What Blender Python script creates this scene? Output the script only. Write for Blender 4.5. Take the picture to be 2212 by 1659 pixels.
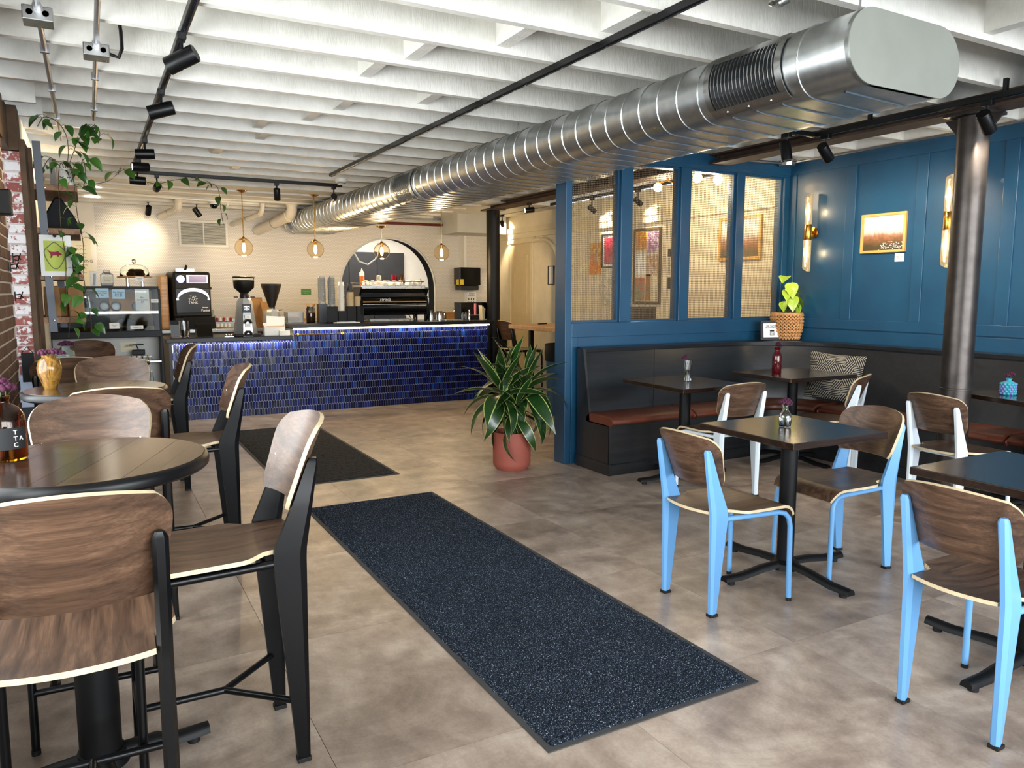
import bpy, bmesh, math, random
from mathutils import Vector, Matrix, noise
random.seed(7)
S = bpy.context.scene
PI = math.pi
R = math.radians
sin, cos = math.sin, math.cos
for o in list(bpy.data.objects):
    bpy.data.objects.remove(o)

# ------------------------------------------------------------------ camera, world, daylight, exposure
cam = bpy.data.cameras.new('camera')
cam.sensor_fit = 'HORIZONTAL'; cam.sensor_width = 36.0
cam.lens = 1650.0/2212.0*36.0
cam.clip_start = 0.05
camo = bpy.data.objects.new('camera', cam)
S.collection.objects.link(camo)
camo.location = (0, 0, 1.45)
camo.rotation_euler = (R(90-6.894), 0, R(-28.861))
S.camera = camo

w = bpy.data.worlds.new('world'); S.world = w; w.use_nodes = True
_bg = w.node_tree.nodes['Background']
_bg.inputs[0].default_value = (0.75, 0.86, 1.0, 1)
_bg.inputs[1].default_value = 1.0

S.view_settings.view_transform = 'Standard'
S.view_settings.look = 'None'
S.view_settings.gamma = 1.0
S.view_settings.use_curve_mapping = False
S.view_settings.exposure = 1.05
S.cycles.use_denoising = True
S.cycles.max_bounces = 8
S.cycles.diffuse_bounces = 4
S.cycles.glossy_bounces = 4
S.cycles.transmission_bounces = 8
S.cycles.transparent_max_bounces = 8
S.cycles.caustics_reflective = False
S.cycles.caustics_refractive = False
S.cycles.sample_clamp_indirect = 6.0

def area(name, loc, rot, sx, sy, power, col=(1, 1, 1)):
    l = bpy.data.lights.new(name, 'AREA'); l.shape = 'RECTANGLE'; l.size = sx; l.size_y = sy
    l.energy = power; l.color = col
    o = bpy.data.objects.new(name, l); S.collection.objects.link(o)
    o.location = loc; o.rotation_euler = rot
    return o
# daylight through the shop-front glazing behind the camera and the side window at the left
area('daylight_front', (2.7, -4.6, 1.7), (R(93), 0, 0), 9.0, 3.2, 640, (0.93, 0.97, 1.0))
area('daylight_left', (-0.95, 2.7, 1.62), (R(90), 0, R(-90)), 4.0, 1.5, 88, (0.97, 1.0, 0.98))

# ------------------------------------------------------------------ helpers: materials
def hexc(h):
    h = h.lstrip('#'); v = [int(h[i:i+2], 16)/255 for i in (0, 2, 4)]
    return tuple((c/12.92 if c <= .04045 else ((c+.055)/1.055)**2.4) for c in v) + (1.0,)
MATS = {}
class NT:
    def __init__(s, m): s.t = m.node_tree; s.n = s.t.nodes; s.l = s.t.links
    def new(s, typ, **kw):
        n = s.n.new(typ)
        for k, v in kw.items(): setattr(n, k, v)
        return n
    def link(s, a, b): s.l.new(a, b)
    def math(s, op, a, b=None, c=None):
        n = s.new('ShaderNodeMath', operation=op)
        for i, v in enumerate((a, b, c)):
            if v is None: continue
            if isinstance(v, (int, float)): n.inputs[i].default_value = v
            else: s.link(v, n.inputs[i])
        return n.outputs[0]
    def vmath(s, op, a, b=None):
        n = s.new('ShaderNodeVectorMath', operation=op)
        for i, v in enumerate((a, b)):
            if v is None: continue
            if isinstance(v, (tuple, list)): n.inputs[i].default_value = v
            else: s.link(v, n.inputs[i])
        return n.outputs['Value' if op in ('LENGTH', 'DOT_PRODUCT') else 'Vector']
    def mix(s, f, a, b):
        n = s.new('ShaderNodeMix', data_type='RGBA')
        for i, v in ((0, f), (6, a), (7, b)):
            if isinstance(v, (int, float)): n.inputs[i].default_value = v
            elif isinstance(v, tuple): n.inputs[i].default_value = v
            else: s.link(v, n.inputs[i])
        return n.outputs[2]
    def ramp(s, f, stops):
        n = s.new('ShaderNodeValToRGB'); s.link(f, n.inputs[0]); cr = n.color_ramp
        while len(cr.elements) < len(stops): cr.elements.new(0.5)
        for e, (p, c) in zip(cr.elements, stops):
            e.position = p; e.color = c if isinstance(c, tuple) else (c, c, c, 1)
        return n.outputs[0]
    def noise(s, vec, scale, detail=3, rough=.55, dist=0.0):
        n = s.new('ShaderNodeTexNoise'); n.inputs['Scale'].default_value = scale
        n.inputs['Detail'].default_value = detail; n.inputs['Roughness'].default_value = rough
        n.inputs['Distortion'].default_value = dist
        if vec is not None: s.link(vec, n.inputs['Vector'])
        return n.outputs['Fac']
    def obj(s, scale=None, rnd=False):
        v = s.new('ShaderNodeTexCoord').outputs['Object']
        if rnd:
            oi = s.new('ShaderNodeObjectInfo').outputs['Random']
            sc = s.new('ShaderNodeVectorMath', operation='SCALE'); sc.inputs[0].default_value = (7.3, 5.1, 3.7); s.link(oi, sc.inputs['Scale'])
            v = s.vmath('ADD', v, sc.outputs[0])
        if scale: v = s.vmath('MULTIPLY', v, scale)
        return v
    def bump(s, h, strength, dist=.01):
        n = s.new('ShaderNodeBump'); n.inputs['Strength'].default_value = strength; n.inputs['Distance'].default_value = dist
        s.link(h, n.inputs['Height']); return n.outputs[0]
def base(name):
    m = bpy.data.materials.new(name); m.use_nodes = True
    return m, NT(m), m.node_tree.nodes['Principled BSDF']
def mat(name, col, rough=.5, metal=0.0, coat=0.0, trans=0.0, ior=1.45, emit=None, es=0.0, vary=0.0, vs=6.0, bump=0.0, bs=60.0, spec=.5, alpha=1.0, rv=0.0, sheen=0.0):
    m, t, b = base(name)
    c = hexc(col) if isinstance(col, str) else tuple(col)[:3]+(1.0,)
    b.inputs['Base Color'].default_value = c
    b.inputs['Roughness'].default_value = rough; b.inputs['Metallic'].default_value = metal
    b.inputs['Coat Weight'].default_value = coat; b.inputs['Transmission Weight'].default_value = trans
    b.inputs['IOR'].default_value = ior; b.inputs['Specular IOR Level'].default_value = spec
    b.inputs['Sheen Weight'].default_value = sheen
    if emit is not None:
        b.inputs['Emission Color'].default_value = hexc(emit) if isinstance(emit, str) else emit
        b.inputs['Emission Strength'].default_value = es
    if vary > 0 or rv > 0 or bump > 0:
        v = t.obj()
    if vary > 0:
        f = t.noise(v, vs, 4)
        lo = tuple(x*(1-vary) for x in c[:3])+(1,); hi = tuple(min(1, x*(1+vary)) for x in c[:3])+(1,)
        t.link(t.ramp(f, [(.3, lo), (.7, hi)]), b.inputs['Base Color'])
    if rv > 0:
        f = t.noise(v, vs*2.3, 3)
        t.link(t.math('MULTIPLY_ADD', f, rv*2, rough-rv), b.inputs['Roughness'])
    if bump > 0:
        t.link(t.bump(t.noise(v, bs, 3), bump, .004), b.inputs['Normal'])
    MATS[name] = m
    return m

def wood(name, dark, mid, light, axis=0, rough=.4, coat=.12, ring=1.5, amt=.17, pv=0.0):
    m, t, b = base(name)
    def strch(k):
        q = [1, 1, 1]; q[axis] = k; return t.obj(tuple(q), rnd=True)
    n1 = t.noise(strch(.10), 3.2, 1.5, .45, .25)
    wob = t.noise(strch(.12), 22.0, 2, .5)
    ph = t.math('ADD', t.math('MULTIPLY', n1, ring*9.0), t.math('MULTIPLY', wob, 1.6))
    wv = t.math('MULTIPLY_ADD', t.math('SINE', t.math('MULTIPLY', ph, 6.28)), .5, .5)
    wv = t.math('POWER', wv, 1.8)
    mid_ = t.noise(strch(.035), 85.0, 3, .6)
    fine = t.noise(strch(.02), 260.0, 3, .6)
    f = t.math('ADD', t.math('MULTIPLY', wv, amt), t.math('ADD', t.math('MULTIPLY', mid_, .55*(1-amt)), t.math('MULTIPLY', fine, .45*(1-amt))))
    col = t.ramp(f, [(.24, hexc(light)), (.46, hexc(mid)), (.78, hexc(dark))])
    if pv:
        hs = t.new('ShaderNodeHueSaturation'); t.link(col, hs.inputs['Color']); t.link(t.math('MULTIPLY_ADD', t.new('ShaderNodeObjectInfo').outputs['Random'], 2*pv, 1-pv), hs.inputs['Value']); col = hs.outputs[0]
    t.link(col, b.inputs['Base Color'])
    b.inputs['Roughness'].default_value = rough; b.inputs['Coat Weight'].default_value = coat; b.inputs['Coat Roughness'].default_value = .2
    t.link(t.bump(fine, .08, .002), b.inputs['Normal'])
    MATS[name] = m; return m

# plain materials
mat('black_metal', '#07080a', .5, 0.0, bump=.05, bs=300, spec=.3)
mat('black_satin', '#060709', .35, 0.0, spec=.35)
mat('black_plastic', '#070708', .5, vary=.2, spec=.3)
mat('black_steel', '#45403d', .36, .75, vary=.3, vs=8, bump=.1, bs=30)
mat('black_gloss', '#040405', .15, spec=.35)
mat('dark_grey', '#2a2a2c', .5, vary=.15)
mat('black_cap', '#060607', .7)
mat('chair_blue', '#659bcd', .4, spec=.4)
mat('chair_white', '#dbe6ee', .35, coat=.15)
mat('chair_black', '#050608', .3, spec=.3)
mat('ply_edge', '#c6b492', .5, vary=.12, vs=40)
mat('chrome', '#d8d8d8', .12, 1.0)
mat('steel', '#a8a9a8', .28, 1.0, vary=.08, rv=.06)
mat('emt', '#9c9da0', .35, 1.0, vary=.15, rv=.08)
mat('brass', '#c08b3a', .25, 1.0)
mat('bright_brass', '#d8ad55', .2, 1.0)
mat('white_paint', '#d6d4cb', .55, vary=.04, bump=.1, bs=50)
mat('white_plastic', '#dcdcd6', .4)
mat('pvc', '#d5cfc0', .35, vary=.06)
mat('cream_wall', '#d8cdb2', .6, vary=.05, bump=.08, bs=40)
mat('cream_trim', '#d3c6a4', .45, vary=.05)
mat('grey_wall', '#b9b9b4', .6, vary=.05)
mat('white_wall', '#d9d3c7', .55, vary=.05)
mat('paper', '#e9e9e4', .7)
mat('paper_warm', '#d9d0b4', .75)
mat('blue_paper', '#a8cbe0', .7)
mat('ink', '#1b1c1e', .7)
mat('white_ink', '#e8e8e8', .5)
mat('kraft', '#9c7448', .8, vary=.18, vs=9, bump=.25, bs=20)
mat('kraft_dark', '#54442f', .8, vary=.2, vs=9, bump=.25, bs=20)
mat('terracotta', '#974f41', .6, vary=.06, vs=4)
mat('soil', '#1c130d', .95, bump=.6, bs=60)
mat('leather', '#5e3021', .38, vary=.15, vs=7, bump=.15, bs=260, coat=.1)
mat('leather_seam', '#0a0a0b', .5)
mat('white_ceramic', '#e4dfd6', .15, coat=.3)
mat('cup_white', '#e3ddcf', .3)
mat('cup_card', '#c6ab80', .65)
mat('glass', '#ffffff', .02, trans=1.0, ior=1.45)
mat('water', '#f4f8f8', .01, trans=1.0, ior=1.33)
mat('amber_glass', '#8f560c', .04, trans=1.0, ior=1.45)
mat('frost_glass', '#d6e4dc', .25, trans=.75, ior=1.4)
mat('smoke_glass', '#fbf0dc', .01, trans=1.0, ior=1.12)
mat('case_glass', '#f4fbfa', .0, trans=1.0, ior=1.12)
mat('red_glass', '#4c0408', .1, coat=.6)
mat('ruby_glass', '#8a0828', .05, trans=.8)
mat('plastic_clear', '#dfe4e6', .12, trans=.75, ior=1.2)
mat('flower', '#3e0a2a', .8, vary=.3, vs=90, bump=.4, bs=120)
mat('stem_green', '#3c5a22', .5)
mat('vine_brown', '#4a3a1e', .6)
mat('dark_window', '#0d1116', .1)
mat('gold_frame', '#c79b55', .4, vary=.1, vs=20)
mat('timber_raw', '#4c3826', .8, vary=.35, vs=6, bump=.4, bs=25)
mat('cream_door', '#cdbb92', .45, vary=.04)
mat('mortar', '#bdb3aa', .9, vary=.12, vs=20, bump=.5, bs=60)
mat('ledge_grey', '#aab2c2', .6, vary=.1)
mat('rubber', '#3a3a3b', .75, vary=.1)
mat('grout', '#d9dbe0', .8)
mat('joint', '#5b5149', .9)
mat('bulb', '#ffd9a0', .4, emit=(1.0, .62, .22, 1), es=28.0)
mat('tube_lamp', '#fff1d0', .4, emit=(1.0, .74, .36, 1), es=7.0)
mat('led_strip', '#fff0c8', .4, emit=(1.0, .8, .45, 1), es=7.0)
mat('downlight', '#ffffff', .4, emit=(1.0, .93, .8, 1), es=9.0)
mat('spot_lens', '#fff2d8', .3, emit=(1.0, .85, .6, 1), es=14.0)
mat('screen', '#201a2c', .2, emit=(.22, .1, .2, 1), es=.5)
mat('ring_light', '#8a86d8', .3, emit=(.4, .36, .9, 1), es=1.4)
mat('green_card', '#3f7a3e', .5)
mat('yellow_card', '#d8c02c', .5)
mat('pink', '#d77f92', .5)
mat('pastry', '#c98d4c', .7, vary=.3, vs=25)
mat('spice', '#a5602f', .8, vary=.2, vs=40)
mat('beans', '#140c08', .5, bump=.5, bs=120)
mat('trash_bag', '#08090a', .55, bump=.4, bs=25, spec=.2)
mat('red_fox', '#8d2038', .7)
mat('art_green', '#b6c356', .7, vary=.12, vs=12)
mat('art_grey', '#6d7262', .7)
mat('rust_beam', '#3a2a20', .7, vary=.45, vs=7, bump=.3, bs=20)
mat('red_pipe', '#5a2018', .5)
mat('wicker', '#b98550', .6, vary=.25, vs=30)

wood('walnut', '#23160e', '#503a2b', '#705541')
wood('walnut_v', '#23160e', '#503a2b', '#705541', axis=1)
wood('dark_top', '#120b08', '#23160f', '#38261b', axis=0, rough=.16, coat=.6, ring=1.0)
wood('black_wood', '#141416', '#1a1b1d', '#232428', axis=0, rough=.32, coat=.2, ring=1.0)
wood('plank_wood', '#20140d', '#3b281c', '#54402f', axis=0, rough=.14, coat=.6, ring=1.0, pv=.45)
wood('shelf_wood', '#6d4a30', '#8d6646', '#ab8560', axis=1, rough=.6, coat=0, ring=1.0)
wood('light_wood', '#8a6238', '#a97e4e', '#c49a66', axis=0, rough=.5, coat=.1, ring=1.0)
# ------------------------------------------------------------------ textured materials
def m_galv():
    m, t, b = base('galvanised')
    v = t.obj()
    n = t.noise(t.vmath('MULTIPLY', v, (1, 1, 1)), 14, 4, .6, .4)
    f2 = t.noise(t.vmath('MULTIPLY', v, (1, 6, 1)), 5, 3)
    b.inputs['Metallic'].default_value = 1.0
    t.link(t.ramp(n, [(.3, hexc('#b4b9bb')), (.7, hexc('#c9cdce'))]), b.inputs['Base Color'])
    t.link(t.math('MULTIPLY_ADD', f2, .10, .27), b.inputs['Roughness'])
    t.link(t.bump(n, .015, .01), b.inputs['Normal'])
    MATS['galvanised'] = m
m_galv()
mat('duct_cap', '#92958d', .45, .5, vary=.05, vs=5)
mat('seam_metal', '#ccd0d0', .25, 1.0)

def m_ceiling():
    m, t, b = base('ceiling_paint')
    v = t.obj()
    n = t.noise(t.vmath('MULTIPLY', v, (1, 1, .18)), 70, 4, .65)
    n2 = t.noise(v, 9, 4, .6)
    b.inputs['Roughness'].default_value = .5
    t.link(t.ramp(n2, [(.3, hexc('#cccac2')), (.7, hexc('#dcdad3'))]), b.inputs['Base Color'])
    h = t.math('ADD', n, t.math('MULTIPLY', n2, .8))
    t.link(t.bump(h, .45, .006), b.inputs['Normal'])
    MATS['ceiling_paint'] = m
m_ceiling()

def m_floor():
    m, t, b = base('floor_tile')
    v = t.obj(rnd=True)
    n1 = t.noise(t.vmath('MULTIPLY', v, (.7, 1.1, 1)), 2.6, 5, .6, .8)
    n2 = t.noise(t.vmath('MULTIPLY', v, (1, .6, 1)), 9, 6, .62, .2)
    n3 = t.noise(v, 90, 3, .7)
    f = t.math('ADD', t.math('MULTIPLY', n1, .55), t.math('ADD', t.math('MULTIPLY', n2, .33), t.math('MULTIPLY', n3, .12)))
    col = t.ramp(f, [(.37, hexc('#75675d')), (.46, hexc('#8f7f73')), (.54, hexc('#a59588')), (.63, hexc('#bdaea0'))])
    oi = t.new('ShaderNodeObjectInfo').outputs['Random']
    hs = t.new('ShaderNodeHueSaturation'); t.link(col, hs.inputs['Color']); t.link(t.math('MULTIPLY_ADD', oi, .16, .92), hs.inputs['Value'])
    t.link(hs.outputs[0], b.inputs['Base Color'])
    t.link(t.math('MULTIPLY_ADD', n2, .06, .33), b.inputs['Roughness'])
    t.link(t.bump(n3, .06, .003), b.inputs['Normal'])
    MATS['floor_tile'] = m
m_floor()

def m_carpet():
    m, t, b = base('carpet_pile')
    v = t.obj()
    n = t.noise(v, 230, 1.5, .6)
    n2 = t.noise(v, 3.5, 2)
    col = t.ramp(n, [(.36, hexc('#0b1018')), (.54, hexc('#1a232f')), (.63, hexc('#465263')), (.72, hexc('#aab5c2'))])
    hs = t.new('ShaderNodeHueSaturation'); t.link(col, hs.inputs['Color']); t.link(t.math('MULTIPLY_ADD', n2, .5, .75), hs.inputs['Value'])
    t.link(hs.outputs[0], b.inputs['Base Color'])
    b.inputs['Roughness'].default_value = .95; b.inputs['Specular IOR Level'].default_value = .15
    t.link(t.bump(n, .8, .006), b.inputs['Normal'])
    MATS['carpet_pile'] = m
m_carpet()
mat('carpet_dark', '#10141a', .92, vary=.35, vs=160, bump=.6, bs=260)

def m_brick(name, a, bcol, chip, amt):
    m, t, b = base(name)
    v = t.obj(rnd=True)
    n = t.noise(v, 26, 5, .7)
    oi = t.new('ShaderNodeObjectInfo').outputs['Random']
    c0 = t.mix(oi, hexc(a), hexc(bcol))
    f = t.ramp(t.math('ADD', n, t.math('MULTIPLY_ADD', oi, .22, -.11)), [(amt, 0.0), (amt+.06, 1.0)])
    t.link(t.mix(f, c0, hexc(chip)), b.inputs['Base Color'])
    b.inputs['Roughness'].default_value = .85
    t.link(t.bump(n, .6, .006), b.inputs['Normal'])
    MATS[name] = m
m_brick('brick_white', '#7e4038', '#a06256', '#cfc8c4', .46)
m_brick('brick_brown', '#4e3527', '#6d4e3a', '#33241b', .56)

def m_wallpaint():
    m, t, b = base('blue_paint')
    v = t.obj()
    n = t.noise(v, 60, 3)
    b.inputs['Base Color'].default_value = hexc('#0d4460')
    t.link(t.ramp(t.noise(v, 3, 3), [(.3, hexc('#103b57')), (.7, hexc('#144562'))]), b.inputs['Base Color'])
    b.inputs['Roughness'].default_value = .38; b.inputs['Coat Weight'].default_value = .1
    t.link(t.bump(n, .06, .003), b.inputs['Normal'])
    MATS['blue_paint'] = m
m_wallpaint()

def m_penny():
    """small white penny tiles on a hexagonal lattice"""
    m, t, b = base('penny_tile')
    v = t.obj()
    sep = t.new('ShaderNodeSeparateXYZ'); t.link(v, sep.inputs[0])
    p = .0235
    cmb = t.new('ShaderNodeCombineXYZ')
    t.link(t.math('DIVIDE', t.math('ADD', sep.outputs[0], sep.outputs[1]), p), cmb.inputs[0])
    t.link(t.math('DIVIDE', sep.outputs[2], p), cmb.inputs[1])
    q = t.vmath('ADD', cmb.outputs[0], (200, 200, 0))
    rr = (1.0, 1.7320508, 1.0); hh = (.5, .8660254, 0.0)
    a = t.vmath('SUBTRACT', t.vmath('MODULO', q, rr), hh)
    c = t.vmath('SUBTRACT', t.vmath('MODULO', t.vmath('SUBTRACT', q, hh), rr), hh)
    d = t.math('MINIMUM', t.vmath('LENGTH', a), t.vmath('LENGTH', c))
    f = t.ramp(d, [(.40, 1.0), (.46, 0.0)])
    t.link(t.mix(f, hexc('#b3aca1'), hexc('#dad6ce')), b.inputs['Base Color'])
    t.link(t.math('MULTIPLY_ADD', f, -.5, .75), b.inputs['Roughness'])
    hgt = t.math('SUBTRACT', 1.0, t.math('POWER', t.math('MULTIPLY', d, 2.0), 3.0))
    t.link(t.bump(hgt, .7, .003), b.inputs['Normal'])
    MATS['penny_tile'] = m
m_penny()

def m_bluetile():
    m, t, b = base('blue_tile')
    at = t.new('ShaderNodeAttribute', attribute_name='tint')
    v = t.new('ShaderNodeNewGeometry').outputs['Position']
    n = t.noise(t.vmath('MULTIPLY', v, (1, 1, .35)), 60, 3, .6, 1.0)
    f = t.math('ADD', t.math('MULTIPLY', at.outputs['Fac'], .7), t.math('MULTIPLY', n, .35))
    col = t.ramp(f, [(.1, hexc('#03051a')), (.45, hexc('#080e44')), (.72, hexc('#12267c')), (1.0, hexc('#1f5a9c'))])
    t.link(col, b.inputs['Base Color'])
    b.inputs['Roughness'].default_value = .14; b.inputs['Specular IOR Level'].default_value = .35
    t.link(t.bump(n, .25, .004), b.inputs['Normal'])
    MATS['blue_tile'] = m
m_bluetile()

def m_leaf(name, dark, mid, edge, wv):
    """leaf blade: UV x runs across the blade, so the margin can be pale"""
    m, t, b = base(name)
    uv = t.new('ShaderNodeTexCoord').outputs['UV']
    sep = t.new('ShaderNodeSeparateXYZ'); t.link(uv, sep.inputs[0])
    d = t.math('ABSOLUTE', t.math('SUBTRACT', sep.outputs[0], .5))
    st = t.noise(t.vmath('MULTIPLY', uv, (9, .4, 1)), 3, 2)
    f = t.math('ADD', d, t.math('MULTIPLY_ADD', st, .12, -.06))
    oi = t.new('ShaderNodeObjectInfo').outputs['Random']
    g = t.mix(t.math('MULTIPLY', oi, .8), hexc(dark), hexc(mid))
    k = t.ramp(f, [(wv, 0.0), (wv+.04, 1.0)])
    t.link(t.mix(k, g, hexc(edge)), b.inputs['Base Color'])
    b.inputs['Roughness'].default_value = .32; b.inputs['Coat Weight'].default_value = .2
    b.inputs['Subsurface Weight'].default_value = 0.0
    MATS[name] = m
m_leaf('dracaena_leaf', '#15300f', '#1f4418', '#a9b36a', .425)
m_leaf('pothos_leaf', '#24481a', '#4d7a2c', '#6f9440', .47)
m_leaf('syngonium_leaf', '#7fa01e', '#b4cc3c', '#d2dc62', .46)

def m_pillow():
    """black cushion cloth with a woven maze of pale diagonal bands"""
    m, t, b = base('pillow_cloth')
    uv = t.new('ShaderNodeTexCoord').outputs['UV']
    mp = t.vmath('MULTIPLY', uv, (6.0, 6.0, 1))
    sep = t.new('ShaderNodeSeparateXYZ'); t.link(mp, sep.inputs[0])
    fx = t.math('FLOOR', sep.outputs[0]); fy = t.math('FLOOR', t.math('ADD', sep.outputs[1], t.math('MULTIPLY', fx, .5)))
    wn = t.new('ShaderNodeTexWhiteNoise', noise_dimensions='2D')
    cc = t.new('ShaderNodeCombineXYZ'); t.link(fx, cc.inputs[0]); t.link(fy, cc.inputs[1]); t.link(cc.outputs[0], wn.inputs['Vector'])
    r3 = t.math('FLOOR', t.math('MULTIPLY', wn.outputs['Value'], 2.999))
    ang = t.math('MULTIPLY_ADD', r3, 2*PI/3, PI/6)
    lx = t.math('FRACT', sep.outputs[0]); ly = t.math('FRACT', t.math('ADD', sep.outputs[1], t.math('MULTIPLY', fx, .5)))
    pr = t.math('ADD', t.math('MULTIPLY', lx, t.math('COSINE', ang)), t.math('MULTIPLY', ly, t.math('SINE', ang)))
    st = t.math('FRACT', t.math('MULTIPLY', pr, 4.6))
    k = t.ramp(st, [(.60, 0.0), (.66, 1.0)])
    t.link(t.mix(k, hexc('#080707'), hexc('#9a9385')), b.inputs['Base Color'])
    b.inputs['Roughness'].default_value = .85
    MATS['pillow_cloth'] = m
m_pillow()

def m_landscape():
    m, t, b = base('landscape_print')
    uv = t.new('ShaderNodeTexCoord').outputs['UV']
    sep = t.new('ShaderNodeSeparateXYZ'); t.link(uv, sep.inputs[0])
    n = t.noise(uv, 7, 5, .65)
    n2 = t.noise(t.vmath('MULTIPLY', uv, (1, .3, 1)), 5, 4, .6)
    y = t.math('ADD', sep.outputs[1], t.math('MULTIPLY_ADD', n2, .34, -.17))
    c1 = t.ramp(y, [(.12, hexc('#4a3a24')), (.3, hexc('#8a5836')), (.42, hexc('#a57256')), (.5, hexc('#c9a99c')), (.66, hexc('#e8d8c6')), (.8, hexc('#f0e6c8'))])
    k = t.ramp(n, [(.42, 0.0), (.6, .5)])
    k = t.math('MULTIPLY', k, t.ramp(y, [(.35, 1.0), (.6, 0.0)]))
    t.link(t.mix(k, c1, hexc('#3f4a34')), b.inputs['Base Color'])
    b.inputs['Roughness'].default_value = .35
    MATS['landscape_print'] = m
m_landscape()

def m_poster(name, cols, sc, co='UV'):
    m, t, b = base(name)
    uv = t.new('ShaderNodeTexCoord').outputs[co]
    if co == 'Object': uv = t.vmath('MULTIPLY', uv, (6, 6, 2))
    n = t.noise(uv, sc, 3, .6, 1.0)
    stops = [(.3+.4*i/(len(cols)-1), hexc(c)) for i, c in enumerate(cols)]
    t.link(t.ramp(n, stops), b.inputs['Base Color']); b.inputs['Roughness'].default_value = .5
    MATS[name] = m
m_poster('poster_pink', ['#5a2030', '#c4284a', '#d85878', '#4a3030'], 3)
m_poster('poster_orange', ['#d89a20', '#c8602c', '#d8b840', '#a04a30'], 3)
m_poster('poster_mixed', ['#d8d0c0', '#b0a890', '#e0dccc', '#786a5a'], 6)
m_poster('poster_green', ['#4a6a48', '#6a8a68', '#c84a38', '#5a6a50'], 3)
m_poster('poster_purple', ['#c0b0c8', '#8a3a8a', '#d8d0d8', '#4a4a7a'], 4)
m_poster('poster_map', ['#b8c8d0', '#d0b8a0', '#a87858', '#e0dcd0'], 3)
m_poster('vase_glaze', ['#2c1a0c', '#6a4a1e', '#8f6a30', '#3a2410'], 4, 'Object'); MATS['vase_glaze'].node_tree.nodes['Principled BSDF'].inputs['Roughness'].default_value = .15
m_poster('iridescent', ['#1a8a98', '#2a9aa8', '#7a6ab0', '#30a0b0'], 5, 'Object')

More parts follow.
